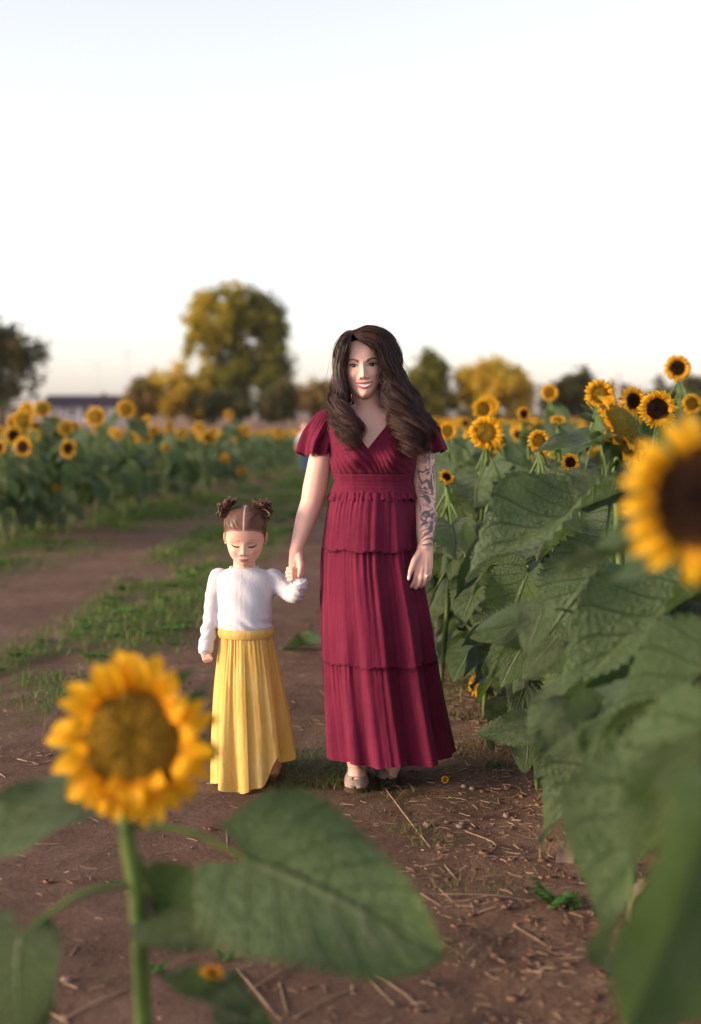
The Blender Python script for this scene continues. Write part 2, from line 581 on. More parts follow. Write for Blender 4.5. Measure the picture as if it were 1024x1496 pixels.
def blades(P, H, Wd, lean, col, rng, seg=3):
    """P (m,3) feet; H heights; returns verts, faces, colours"""
    m = len(P)
    az = rng.rand(m) * 2 * np.pi
    d = np.stack([np.cos(az), np.sin(az), np.zeros(m)], -1)
    s = np.stack([-np.sin(az), np.cos(az), np.zeros(m)], -1)
    tw = rng.rand(m)[:, None] * 0.7
    s = s * (1 - tw) + d * tw
    L = lean * (0.4 + 1.2 * rng.rand(m))
    t = np.linspace(0, 1, seg + 1)
    C = P[:, None, :] + d[:, None, :] * (H * L)[:, None, None] * (t ** 1.8)[None, :, None]
    C[:, :, 2] += H[:, None] * (t * (1 - 0.35 * L[:, None] * t))
    w = Wd[:, None] * (1 - t[None, :] ** 1.5 * 0.97)
    V = np.stack([C - s[:, None] * w[..., None], C + s[:, None] * w[..., None]], 2).reshape(-1, 3)
    g = grid_f(seg + 1, 2)
    Fq = (g[None] + (np.arange(m) * (seg + 1) * 2)[:, None, None]).reshape(-1, 4)
    cc = np.repeat(col, (seg + 1) * 2, axis=0)
    return V, Fq, cc

def scatter(n, x0, x1, y0, y1, maskf, rng):
    x = rng.uniform(x0, x1, n)
    y = rng.uniform(y0, y1, n)
    k = rng.rand(n) < maskf(x, y)
    x, y = x[k], y[k]
    return np.stack([x, y, ground_h(x, y) - 0.004], -1)

def green_mix(n, rng, dry=0.25):
    a = rng.rand(n, 1)
    g = np.array([0.040, 0.095, 0.014]) * (1 - a) + np.array([0.150, 0.230, 0.035]) * a
    d = rng.rand(n) < dry
    g[d] = np.array([0.22, 0.165, 0.08]) * (0.6 + 0.6 * rng.rand(d.sum(), 1))
    return g

mbg = MB()
P = scatter(90000, -4.5, 1.0, 6.0, 24.0, lambda x, y: grass_mask(x, y) * 0.9, rng)
H = (0.035 + 0.07 * rng.rand(len(P)) ** 2) * (0.8 + 0.05 * P[:, 1])
mbg.add(*blades(P, H, 0.0022 + 0.0022 * rng.rand(len(P)) * (0.7 + 0.05 * P[:, 1]), 0.9, green_mix(len(P), rng, 0.12), rng)[:2], mbcol := np.repeat(green_mix(len(P), rng, 0.12), 8, axis=0))
P = scatter(22000, -3.5, 1.4, 24.0, 60.0, lambda x, y: grass_mask(x, y), rng)
H = 0.09 + 0.12 * rng.rand(len(P))
V_, F_, c_ = blades(P, H, np.full(len(P), 0.008), 0.7, green_mix(len(P), rng, 0.10), rng)
mbg.add(V_, F_, c_)
o = link('grass', mbg.mesh('grass', [M_GRASS]))
o['kind'] = 'stuff'
o['label'] = 'patchy green grass growing along the middle of the dirt path'
o['category'] = 'grass'

# broad weed leaves in the grassy strip
mbw = MB()
P = scatter(5200, -4.5, 0.5, 6.2, 30.0, lambda x, y: sstep(0.45, 0.8, grass_mask(x, y)) * 0.5, rng)
for p in P:
    s = (0.6 + rng.rand()) * (0.022 + 0.0014 * p[1])
    k = rng.randint(4, 8)
    az0 = rng.rand() * 6.28
    g = np.array([0.050, 0.130, 0.020]) * (0.8 + 1.3 * rng.rand())
    for i in range(k):
        az = az0 + i * 6.28 / k + rng.rand() * 0.4
        d = np.array([math.cos(az), math.sin(az), 0]); q = np.array([-d[1], d[0], 0])
        up = np.array([0, 0, 1])
        e = 0.5 + 0.6 * rng.rand()
        V = np.array([p, p + d * s * 0.6 + q * s * 0.32 + up * s * e * 0.6, p + d * s * 1.3 + up * s * e * 0.6, p + d * s * 0.6 - q * s * 0.32 + up * s * e * 0.6])
        mbw.add(V, [[0, 1, 2], [0, 2, 3]], g * (0.8 + 0.4 * rng.rand()))
o = link('weed_cover', mbw.mesh('weed_cover', [M_GRASS]))
o['kind'] = 'stuff'
o['label'] = 'low broad leaved weeds covering the strip between the wheel tracks'
o['category'] = 'weeds'

# grass tufts at the feet, each a thing
def tuft(px, py, n, h, spread, dry, label, lean=0.9, wd=0.0018, name='grass_tuft', grp='grass tufts around the two people'):
    c = gnd(px, py)
    c.z = float(ground_h(c.x, c.y))
    rr = np.clip(rng.randn(n, 2), -1.6, 1.6) * spread
    P = np.stack([rr[:, 0], rr[:, 1] * 0.8, np.zeros(n)], -1)
    P[:, 2] = ground_h(P[:, 0] + c.x, P[:, 1] + c.y) - c.z - 0.004
    H = h * (0.35 + 0.75 * rng.rand(n))
    V, Fq, cc = blades(P, H, wd * (0.6 + 0.8 * rng.rand(n)), lean, green_mix(n, rng, dry), rng, 4)
    o = link(name, mk_mesh(name, V, Fq, [M_GRASS], True, np.repeat(green_mix(n, rng, dry), 10, axis=0)), None, Matrix.Translation(c))
    return tag(o, label, 'grass', grp)

for (px, py, n, h, s) in [(440, 1126, 900, 0.13, 0.10), (482, 1142, 700, 0.11, 0.09), (402, 1142, 500, 0.10, 0.07)]:
    tuft(px, py, n, h, s, 0.55, 'matted half dry grass tuft between the yellow skirt and the wine red dress', 1.5)
tuft(352, 1150, 46, 0.13, 0.03, 0.35, 'dark thin grass tuft standing against the hem of the yellow skirt', 0.9, 0.0026)
tuft(420, 1115, 34, 0.13, 0.03, 0.5, 'sparse grass tuft by the lifted hem of the yellow skirt', 0.8, 0.0024)
for (px, py, n, h, s) in [(512, 1150, 60, 0.05, 0.05), (560, 1165, 80, 0.05, 0.07)]:
    tuft(px, py, n, h, s, 0.6, 'short dry grass tuft at the beige shoe', 1.6)
for (px, py, n, h, s) in [(690, 1100, 220, 0.07, 0.10), (745, 1085, 220, 0.09, 0.12), (700, 1045, 220, 0.12, 0.12), (665, 960, 220, 0.13, 0.15), (690, 915, 160, 0.15, 0.15), (760, 1120, 120, 0.07, 0.09)]:
    tuft(px, py, n, h, s, 0.82, 'brown dry grass tuft between the wine red dress and the sunflower row', 1.3, 0.0016)
tuft(815, 1262, 26, 0.20, 0.035, 0.95, 'yellowed sparse grass tuft at the foot of the sunflower row', 0.9, 0.003)
tuft(690, 1295, 70, 0.07, 0.07, 0.7, 'thin brownish grass tuft on the bare soil before the dress', 1.4)
tuft(640, 1385, 120, 0.06, 0.08, 0.7, 'flattened olive grass tuft under the tip of the large leaf', 1.6)
tuft(600, 1215, 130, 0.05, 0.05, 0.7, 'small scrubby grass tuft in front of the dress', 1.4)
tuft(640, 1235, 60, 0.06, 0.05, 0.6, 'small scrubby grass tuft in front of the dress', 1.4)

# straw: the long stalks lie there one by one, the chaff is stuff
def stalk(pts, r, label, col=1.0):
    r *= 0.72
    P = np.array([list(gnd(x, y)) for x, y in pts])
    for i in range(len(P)):
        P[i, 2] = float(ground_h(P[i, 0], P[i, 1])) + r * 0.8 + (0.004 if 0 < i < len(P) - 1 else 0)
    c = P[0].copy()
    P = spline(P - c, 8)
    V, Fq = tubes(P, np.linspace(r, r * 0.7, 8), 5, True)
    o = link('straw_stalk', mk_mesh('straw_stalk', V, Fq, [M_STRAW], True, np.full((len(V), 3), col)), None, Matrix.Translation(c))
    return tag(o, label, 'straw', 'dry stalks lying on the soil')

stalk([(542, 1125), (600, 1205), (668, 1290)], 0.0022, 'long thin pale stalk slanting from beneath the dress hem across the soil', 1.25)
for pts, r in [([(347, 1415), (372, 1450), (402, 1484)], 0.0035), ([(365, 1448), (405, 1425), (440, 1405)], 0.004), ([(408, 1436), (420, 1482)], 0.003),
               ([(430, 1488), (475, 1462), (520, 1445)], 0.003), ([(508, 1400), (530, 1425), (578, 1468)], 0.003), ([(540, 1425), (575, 1445), (614, 1470)], 0.003),
               ([(550, 1395), (556, 1430), (580, 1445)], 0.0022), ([(400, 1388), (470, 1382), (530, 1368)], 0.0035), ([(480, 1385), (497, 1407)], 0.003),
               ([(638, 1300), (672, 1328)], 0.003), ([(615, 1308), (645, 1325)], 0.0028), ([(750, 1352), (800, 1380)], 0.003), ([(640, 1310), (720, 1316), (800, 1322)], 0.0022)]:
    stalk(pts, r, 'brittle dry stalk on the bare soil below the large green leaf', 0.65)
for pts, r in [([(66, 1472), (100, 1496)], 0.004), ([(95, 1488), (140, 1466), (185, 1448)], 0.003), ([(103, 1398), (112, 1384)], 0.003), ([(52, 1236), (92, 1234)], 0.003), ([(112, 1186), (145, 1202)], 0.0026),
               ([(195, 1212), (215, 1200), (228, 1190)], 0.0026), ([(200, 1216), (222, 1208)], 0.002), ([(331, 1212), (332, 1244)], 0.0026), ([(25, 1109), (56, 1117)], 0.003), ([(0, 1130), (8, 1137)], 0.003)]:
    stalk(pts, r, 'short broken stalk on the trodden soil around the single foreground sunflower', 0.95)
for pts, r in [([(697, 1010), (705, 1070)], 0.0022), ([(722, 1085), (728, 1170)], 0.0022), ([(678, 1215), (724, 1240), (708, 1260)], 0.003), ([(760, 1130), (775, 1150)], 0.002)]:
    stalk(pts, r, 'thin dead stalk on the crumbly soil beside the sunflower row', 0.8)

n = 8000
x = rng.uniform(-1.6, 0.95, n); y = 2.8 + 6.0 * rng.rand(n) ** 1.3
keep = rng.rand(n) < (0.22 + 0.9 * sstep(-0.3, 0.55, x + 0.25 * (fbm(x * 2, y * 2) - 0.5)))
x, y = x[keep], y[keep]; n = len(x)
az = rng.rand(n) * 6.28; L = 0.012 + 0.05 * rng.rand(n) ** 2.2
P = np.zeros((n, 3, 3))
for i, s in enumerate((-0.5, 0.0, 0.5)):
    P[:, i, 0] = x + np.cos(az) * L * s + (i == 1) * rng.randn(n) * 0.1 * L
    P[:, i, 1] = y + np.sin(az) * L * s
    P[:, i, 2] = ground_h(P[:, i, 0], P[:, i, 1]) + 0.0015 + 0.004 * rng.rand(n)
V, Fq = tubes(P, (0.0006 + 0.0012 * rng.rand(n))[:, None] * np.ones((1, 3)), 3)
sh = np.repeat((0.40 + 0.95 * rng.rand(n))[:, None] * np.ones((1, 3)), 9, axis=0)
o = link('straw_litter', mk_mesh('straw_litter', V, Fq, [M_STRAW], True, sh))
o['kind'] = 'stuff'; o['label'] = 'fine broken straw and chaff littering the soil'; o['category'] = 'straw'

n = 9000
x = rng.uniform(-1.5, 1.1, n); y = 2.8 + 7.0 * rng.rand(n)
keep = rng.rand(n) < 0.10 + 0.9 * sstep(0.10, 0.6, x + 0.5 * (fbm(x * 3, y * 3) - 0.5))
x, y = x[keep], y[keep]; n = len(x)
ico, icf = sphere((0, 0, 0), 1.0, 5, 6)
s = 0.0030 + 0.011 * rng.rand(n) ** 5
Vc = ico[None] * (1 + 0.95 * (rng.rand(n, len(ico), 3) - 0.5)) * s[:, None, None] * np.array([1.15, 0.95, 0.6])
Vc[:, :, 0] += x[:, None]; Vc[:, :, 1] += y[:, None]; Vc[:, :, 2] += (ground_h(x, y) + s * 0.25)[:, None]
fl = []
for i in range(n):
    fl.extend([[q + i * len(ico) for q in f] for f in icf])
o = link('soil_clods', mk_mesh('soil_clods', Vc.reshape(-1, 3), fl, [M_CLOD], True))
o['kind'] = 'stuff'; o['label'] = 'crumbly brown soil clods along the sunflower row'; o['category'] = 'soil'

M_STONE = mat_simple('stone', (0.13, 0.085, 0.068), (0.22, 0.16, 0.135), 40, 0.85, 0.2, 0.5)
for (px, py, r) in [(97, 1434, 0.013), (272, 1388, 0.010), (624, 1208, 0.015), (672, 1210, 0.012), (678, 1152, 0.012), (690, 1155, 0.012), (740, 1192, 0.014), (245, 1432, 0.007), (676, 1206, 0.012)]:
    c = gnd(px, py); c.z = float(ground_h(c.x, c.y)) + r * 0.3
    V, Fc = sphere((0, 0, 0), np.array([1.25, 0.9, 0.65]) * r, 8, 10)
    V = V * (1 + 0.22 * (np.random.RandomState(int(px)).rand(len(V), 1) - 0.5))
    o = link('stone', mk_mesh('stone', V, Fc, [M_STONE]), None, Matrix.Translation(c) @ Matrix.Rotation(px, 4, 'Z'))
    tag(o, 'small pale stone lying on the brown soil', 'stone', 'small stones on the soil')

# ================================================================== background
def tree_mats(name, c0, c1, tr=0.35):
    m, t, out = nt(name)
    b = NB(t)
    pos = b.n('ShaderNodeNewGeometry').outputs['Position']
    n = b.noise(0.55, 3, 0.6, pos)
    c = b.mix(b.mapr(n, 0.35, 0.65), c0, c1)
    c = b.mix(1.0, c, b.attr('col').outputs['Color'], 'MULTIPLY')
    s = b.bsdf(c, 0.6, 0.25)
    add_trans(b, out, s, c, tr)
    return m

M_BARK = mat_simple('bark', (0.05, 0.035, 0.025), (0.11, 0.08, 0.06), 3, 0.9, 0.1, 0.8, 0, 0.1)
M_TREE_A = tree_mats('foliage_maple', (0.11, 0.125, 0.022), (0.24, 0.210, 0.030), 0.5)
M_TREE_B = tree_mats('foliage_dark', (0.050, 0.068, 0.020), (0.125, 0.090, 0.032), 0.4)
M_TREE_C = tree_mats('foliage_gold', (0.52, 0.39, 0.04), (0.60, 0.40, 0.05), 0.6)
M_TREE_D = tree_mats('foliage_rust', (0.17, 0.120, 0.035), (0.28, 0.175, 0.050), 0.45)

def tree(base, lobes, leaf, n, mat, label, name='tree', trunk_h=3.0, trunk_r=0.25, seed=1, holes=(), group=None, sun_gold=0.0):
    """lobes: (x, y, z, rx, ry, rz) relative to the base; leaf cards fill shells of many small clumps"""
    rg = np.random.RandomState(seed)
    root = thing(name, label, 'tree', base, group)
    L = np.array(lobes, float)
    vol = (L[:, 3] * L[:, 4] * L[:, 5]) ** 0.75
    clumps = []
    nc = max(30, n // 55)
    for i in rg.choice(len(L), nc, p=vol / vol.sum()):
        d = rg.randn(3); d /= np.linalg.norm(d)
        r = rg.rand() ** 0.40
        p = L[i, :3] + d * r * L[i, 3:]
        if p[2] < 0.15:
            p[2] = 0.15 + 0.5 * rg.rand()
        if any(((p[0] - h[0]) / h[2]) ** 2 + ((p[2] - h[1]) / h[3]) ** 2 < 1 for h in holes):
            continue
        clumps.append(p)
    clumps = np.array(clumps)
    per = n // len(clumps)
    cs = leaf * 2.6
    C = np.repeat(clumps, per, axis=0) + rg.randn(len(clumps) * per, 3) * cs * 0.55
    m = len(C)
    a = rg.randn(m, 3); a /= np.linalg.norm(a, axis=1, keepdims=True)
    q = rg.randn(m, 3); q -= (q * a).sum(1, keepdims=True) * a; q /= np.linalg.norm(q, axis=1, keepdims=True)
    s = leaf * (0.5 + 0.7 * rg.rand(m))[:, None]
    V = np.stack([C - a * s, C + q * s * 0.55, C + a * s, C - q * s * 0.55], 1).reshape(-1, 3)
    Fq = np.arange(m * 4).reshape(-1, 4)
    gold = np.clip((clumps[:, 2] / clumps[:, 2].max() - 0.45) * 1.2 - clumps[:, 0] / (np.abs(clumps[:, 0]).max() + 1e-6) * 0.9, 0, 1) * sun_gold  # autumn gold laid on the sunward upper side, sunlight put into colour
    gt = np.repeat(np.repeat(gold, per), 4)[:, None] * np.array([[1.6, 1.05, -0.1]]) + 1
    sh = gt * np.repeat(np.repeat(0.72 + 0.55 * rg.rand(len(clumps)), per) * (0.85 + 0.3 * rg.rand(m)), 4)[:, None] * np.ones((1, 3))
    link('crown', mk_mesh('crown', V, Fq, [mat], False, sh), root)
    mb = MB()
    top = L[:, 2].max()
    trunk = spline([(0, 0, -0.2), (0.02 * top, 0, trunk_h * 0.6), (-0.02 * top, 0.1, trunk_h * 1.1), (0, 0, top)], 10)
    mb.add(*tubes(trunk, np.linspace(1.3, 0.25, 10) * trunk_r, 10))
    for i in rg.choice(len(clumps), min(16, len(clumps)), replace=False):
        e = clumps[i]
        z0 = trunk_h * (0.55 + 0.7 * rg.rand())
        s0 = np.array([0, 0, min(z0, top * 0.8)])
        mid = s0 * 0.5 + e * 0.5 + np.array([0, 0, 0.08 * top])
        mb.add(*tubes(spline([s0, mid, e], 6), np.linspace(0.4, 0.08, 6) * trunk_r, 6))
    link('trunk', mb.mesh('trunk', [M_BARK]), root)
    return root

def lob(Y, items):
    """(px,py,rx px,ry px, depth m) -> lobes relative to the base on the ground at the first item's px"""
    bx = at(items[0][0], 605, Y)
    out = []
    for px, py, rx, ry, dep in items:
        p = at(px, py, Y)
        out.append((p.x - bx.x, 0.0, p.z, rx * Y / F, dep, ry * Y / F))
    return (bx.x, Y, 0), out

def hole(Y, b, px, py, rx, ry):
    p = at(px, py, Y)
    return (p.x - b[0], p.z, rx * Y / F, ry * Y / F)

Yt = 150
b_, l_ = lob(Yt, [(345, 475, 72, 56, 4.5), (348, 452, 60, 38, 4.0), (312, 470, 46, 46, 4), (385, 505, 42, 60, 4), (392, 470, 28, 36, 3.5), (300, 500, 34, 40, 3.5), (355, 560, 72, 46, 4.5), (400, 560, 34, 40, 3.5), (315, 570, 40, 36, 3.5)])
hs = [hole(Yt, b_, *h) for h in [(372, 498, 15, 11), (335, 512, 16, 7), (312, 470, 9, 18), (286, 525, 14, 14), (300, 505, 12, 6), (356, 488, 8, 8), (322, 440, 6, 7), (402, 478, 6, 7), (360, 438, 6, 6), (280, 480, 6, 6), (330, 487, 9, 6)]]
tree(b_, l_, 0.27, 30000, M_TREE_A, 'tall domed tree turning gold with painted sunlit side and sky showing through its crown', 'maple_tree', 4.0, 0.55, 3, hs, None, 1.0)
b_, l_ = lob(118, [(0, 540, 52, 62, 2.8), (15, 505, 34, 36, 2.4), (38, 530, 26, 34, 2), (-40, 520, 50, 60, 2.5), (20, 575, 34, 34, 2), (-20, 490, 30, 28, 2)])
tree(b_, l_, 0.26, 8000, M_TREE_B, 'dark brownish green tree beside the low house with a purple grey roof', 'broadleaf_tree', 2.6, 0.3, 4, [hole(118, b_, 40, 575, 8, 8), hole(118, b_, 22, 560, 5, 6)])
for i, (items, mt, lab) in enumerate([
    ([(250, 570, 34, 38, 2.5), (275, 585, 30, 30, 2)], M_TREE_C, 'yellowing shrub tree leaning against the tall domed tree'),
    ([(213, 580, 22, 28, 2), (200, 590, 15, 20, 2)], M_TREE_D, 'rusty autumn shrub tree between the house and the yellowing shrub'),
    ([(300, 592, 30, 22, 2), (330, 595, 30, 18, 2)], M_TREE_B, 'low dark bush under the tall domed tree'),
    ([(415, 588, 26, 28, 2), (395, 594, 24, 20, 2)], M_TREE_B, 'low dark bush to the shaded side of the tall domed tree'),
    ([(455, 582, 26, 26, 2), (480, 585, 26, 26, 2)], M_TREE_D, 'brown hedge bush behind the woman in the wine red dress')]):
    b_, l_ = lob(140, items)
    tree(b_, l_, 0.25, 4200, mt, lab, 'shrub', 0.8, 0.10, 20 + i)
for i, (items, mt, lab, n) in enumerate([
    ([(628, 555, 26, 40, 2.2), (630, 532, 20, 18, 1.8), (640, 580, 30, 26, 2.2), (608, 575, 24, 30, 2)], M_TREE_A, 'upright tree with a gold lit top close behind the woman\'s hair', 5200),
    ([(725, 565, 56, 38, 3.2), (705, 555, 40, 28, 3), (752, 570, 36, 34, 3), (690, 580, 30, 24, 2.5)], M_TREE_C, 'broad rounded tree glowing gold above the sunflower field', 8000),
    ([(838, 578, 38, 26, 2.5), (850, 558, 18, 20, 1.5), (815, 585, 26, 22, 2)], M_TREE_B, 'low dark tree with a ragged top behind the sunflower field', 4600),
    ([(905, 588, 30, 20, 2), (925, 590, 20, 18, 2)], M_TREE_D, 'small rusty tree behind the sunflower field', 3200),
    ([(985, 580, 36, 30, 2.4), (1015, 578, 30, 32, 2.4), (960, 590, 22, 20, 2)], M_TREE_B, 'dark tree behind the tallest sunflower of the field', 4600),
    ([(580, 590, 40, 20, 2), (545, 592, 40, 18, 2)], M_TREE_B, 'dark hedge bush hidden mostly by the woman', 2600)]):
    b_, l_ = lob(128, items)
    tree(b_, l_, 0.25, n, mt, lab, 'broadleaf_tree', 2.0, 0.22, 40 + i)

# long dark hedge that closes the field on the right
P0 = []
rg = np.random.RandomState(8)
hx = np.linspace(0, 46, 24)
tree((4.0, 135, 0), [(x, rg.rand() * 2, 1.0, 1.6, 1.5, 1.3 + 0.5 * rg.rand()) for x in hx], 0.24, 9000, M_TREE_B, 'long dark hedge at the far side of the sunflower field', 'hedge', 0.8, 0.1, 9)

# low house
def box(x0, x1, y0, y1, z0, z1):
    V = [(x0, y0, z0), (x1, y0, z0), (x1, y1, z0), (x0, y1, z0), (x0, y0, z1), (x1, y0, z1), (x1, y1, z1), (x0, y1, z1)]
    return V, [[0, 3, 2, 1], [4, 5, 6, 7], [0, 1, 5, 4], [1, 2, 6, 5], [2, 3, 7, 6], [3, 0, 4, 7]]

M_ROOF = mat_simple('roof_shingle', (0.030, 0.024, 0.036), (0.045, 0.036, 0.052), 2, 1.0, 0.0)
M_WALLW = mat_simple('siding', (0.26, 0.23, 0.29), (0.32, 0.29, 0.34), 1.5, 0.8, 0.2)
M_TRIM = mat_simple('trim', (0.62, 0.62, 0.66), (0.72, 0.72, 0.74), 2, 0.6, 0.3)
M_GLASSD = mat_simple('window_glass', (0.03, 0.035, 0.045), (0.05, 0.055, 0.07), 1, 0.12, 0.6)
M_BRICK = mat_simple('chimney_brick', (0.20, 0.09, 0.06), (0.28, 0.13, 0.09), 4, 0.9, 0.1)
Yh = 195
hx0, hx1 = at(62, 600, Yh).x, at(192, 600, Yh).x
hw = hx1 - hx0
house = thing('house', 'low white house with a long purple grey roof behind the sunflowers', 'house', (hx0, Yh, 0))
wall = link('wall', mk_mesh('wall', *box(0.4, hw - 0.4, 0, 6.5, -0.1, 2.62), [M_WALLW], False), house)
rz0, rz1 = 2.5, at(120, 577, Yh).z
V = [(-0.3, -0.7, rz0), (hw + 0.3, -0.7, rz0), (hw + 0.3, 7.2, rz0), (-0.3, 7.2, rz0), (0.1, 3.2, rz1), (hw - 0.1, 3.2, rz1),
     (-0.3, -0.7, rz0 - 0.16), (hw + 0.3, -0.7, rz0 - 0.16), (hw + 0.3, 7.2, rz0 - 0.16), (-0.3, 7.2, rz0 - 0.16)]
roof = link('roof', mk_mesh('roof', V, [[0, 1, 5, 4], [2, 3, 4, 5], [1, 2, 5], [3, 0, 4], [6, 7, 1, 0], [7, 8, 2, 1], [8, 9, 3, 2], [9, 6, 0, 3], [9, 8, 7, 6]], [M_ROOF], False), house)
link('chimney', mk_mesh('chimney', *box(hw * 0.62, hw * 0.62 + 0.6, 3.3, 3.9, rz1 - 0.4, rz1 + 0.35), [M_BRICK], False), roof)
for fx, w, z0, z1 in [(0.10, 0.9, 0.9, 2.1), (0.30, 0.8, 0.9, 2.1), (0.60, 1.5, 0.8, 2.1), (0.84, 0.9, 0.9, 2.1)]:
    x = fx * hw
    wi = link('window', mk_mesh('window', *box(x, x + w, -0.05, 0.02, z0, z1), [M_GLASSD], False), house)
    mb = MB()
    for bx in [(x - 0.1, x, z0 - 0.1, z1 + 0.1), (x + w, x + w + 0.1, z0 - 0.1, z1 + 0.1), (x, x + w, z1, z1 + 0.1), (x, x + w, z0 - 0.1, z0), (x + w / 2 - 0.03, x + w / 2 + 0.03, z0, z1)]:
        mb.add(*box(bx[0], bx[1], -0.09, 0.01, bx[2], bx[3]))
    link('window_frame', mb.mesh('window_frame', [M_TRIM], False), wi)
dr = link('door', mk_mesh('door', *box(hw * 0.45, hw * 0.45 + 0.95, -0.06, 0.02, -0.05, 2.1), [M_GLASSD], False), house)
link('door_panel', mk_mesh('door_panel', *box(hw * 0.45 + 0.2, hw * 0.45 + 0.75, -0.09, -0.055, 0.2, 0.95), [M_TRIM], False), dr)
for fx in (0.18, 0.42, 0.54, 0.78):
    link('porch_post', mk_mesh('porch_post', *box(fx * hw, fx * hw + 0.14, -0.62, -0.48, -0.1, 2.36), [M_TRIM], False), house)

M_POLE = mat_simple('pole_paint', (0.45, 0.42, 0.46), (0.60, 0.56, 0.60), 3, 0.7, 0.2)
def pole(px, ptop, Y, r, label, cross=False):
    p = at(px, 605, Y); h = at(px, ptop, Y).z
    root = thing('pole', label, 'pole', (p.x, Y, 0))
    V, Fc = tubes([(0, 0, -0.3), (0, 0, h * 0.5), (0, 0, h)], [r, r * 0.92, r * 0.8], 10, True)
    link('shaft', mk_mesh('shaft', V, Fc, [M_POLE]), root)
    link('cap', mk_mesh('cap', *sphere((0, 0, h), (r * 1.25, r * 1.25, r * 0.7), 8, 10), [M_POLE]), root)
    if cross:
        link('crossarm', mk_mesh('crossarm', *box(-1.0, 1.0, -0.08, 0.08, h - 0.7, h - 0.5), [M_POLE], False), root)
pole(221, 562, 150, 0.20, 'pale post beside the rusty shrub tree')
pole(903, 546, 90, 0.11, 'pale slender pole between the dark trees behind the sunflower field')
pole(186, 512, 320, 0.14, 'thin utility pole with a crossarm beyond the house', True)
pole(143, 530, 420, 0.14, 'faint utility pole with a crossarm far beyond the house roof', True)
# ================================================================== sunflower pieces
def leaf_mesh(seed, nu=15, nv=11, droop=0.25, fold=0.12, wave=0.05, curl=0.0):
    rg = np.random.RandomState(seed)
    s = np.linspace(0, 1, nu)[:, None]
    t = np.linspace(-1, 1, nv)[None, :]
    w = 0.43 * np.sin(np.pi * np.clip(s, 0, 1) ** 0.66) ** 0.72 * (1 - 0.10 * s)
    w[0] = 0.10
    ser = 1 + 0.07 * ((np.arange(nu) % 2) * 2 - 1)[:, None] * (np.abs(t) > 0.95) * (s > 0.12) * (s < 0.97)
    asym = 1 + 0.10 * rg.randn() * np.sign(t)
    x = s - 0.20 * np.abs(t) ** 1.4 * (1 - s) ** 2.2 + 0 * t
    y = w * t * ser * asym
    ph = rg.rand(4) * 6.28
    z = -droop * s ** 1.8 + fold * np.abs(t) ** 1.3 * w / 0.43 * (1 - 0.3 * s)
    z = z + wave * np.abs(t) ** 2 * np.sin(9 * s + ph[0] + 1.5 * np.sign(t)) + 0.02 * np.sin(5 * s + ph[1]) * t
    z = z - curl * np.abs(t) ** 3 * 0.3
    q = (s - 0.42 * np.abs(t) ** 0.8 * 0.9) * 6.5
    z = z + 0.012 * np.abs(np.sin(np.pi * q)) * (1 - np.abs(t)) ** 0.3 * (np.abs(t) > 0.05)
    y = y + 0.05 * np.sin(2.2 * s + ph[2]) * s
    V = np.stack(np.broadcast_arrays(x, y, z), -1).reshape(-1, 3)
    uv = np.stack(np.broadcast_arrays(t * 0.5 + 0.5, s), -1).reshape(-1, 2)
    return mk_mesh('leaf', V, grid_f(nu, nv), [M_LEAF], True, None, uv)

LEAF = [leaf_mesh(100 + i, 15, 11, *p) for i, p in enumerate([(0.22, 0.14, 0.05), (0.40, 0.08, 0.07), (0.12, 0.20, 0.04), (0.55, 0.05, 0.06, 0.3), (0.30, 0.22, 0.08), (0.45, -0.12, 0.05, 0.3)])]
LEAF_H = [leaf_mesh(200 + i, 41, 25, *p) for i, p in enumerate([(0.12, 0.12, 0.06), (0.34, 0.14, 0.09), (0.20, 0.26, 0.08), (0.50, 0.08, 0.08, 0.2), (0.28, 0.34, 0.10), (0.34, -0.18, 0.08, 0.3)])]

def petal_mesh(seed, L=0.46, Wd=0.085, curlz=0.10, nu=9, nv=5):
    rg = np.random.RandomState(seed)
    s = np.linspace(0, 1, nu)[:, None]; t = np.linspace(-1, 1, nv)[None, :]
    w = Wd * np.sin(np.pi * np.clip(0.10 + 0.90 * s, 0, 1)) ** 0.62 * (1.05 - 0.2 * s)
    w[-1] = 0.002
    x = 0.53 + L * s + 0 * t
    y = w * t + 0.05 * rg.randn() * s ** 2
    z = 0.02 + curlz * np.sin(s * 2.6 + 0.2) - 0.10 * s ** 2 * (0.3 + rg.rand()) + 0.35 * w * t ** 2 * (0.5 + rg.rand()) + 0.01 * np.cos(t * 7)
    V = np.stack(np.broadcast_arrays(x, y, z), -1).reshape(-1, 3)
    uv = np.stack(np.broadcast_arrays(t * 0.5 + 0.5, s), -1).reshape(-1, 2)
    return V, grid_f(nu, nv), uv

PET = [mk_mesh('petal', *petal_mesh(i, L, w, c)[:2], [M_PETAL], True, None, petal_mesh(i, L, w, c)[2]) for i, (L, w, c) in enumerate([(0.46, 0.112, 0.08), (0.42, 0.104, 0.16), (0.48, 0.118, 0.02), (0.40, 0.110, 0.24), (0.44, 0.100, -0.04)])]
PET_CURL = [mk_mesh('petal', *petal_mesh(i + 50, 0.27, 0.10, 0.30)[:2], [M_PETAL], True, None, petal_mesh(i + 50, 0.27, 0.10, 0.30)[2]) for i in range(3)]

def rotz(a):
    c, s = math.cos(a), math.sin(a)
    return np.array([[c, -s, 0], [s, c, 0], [0, 0, 1.0]])

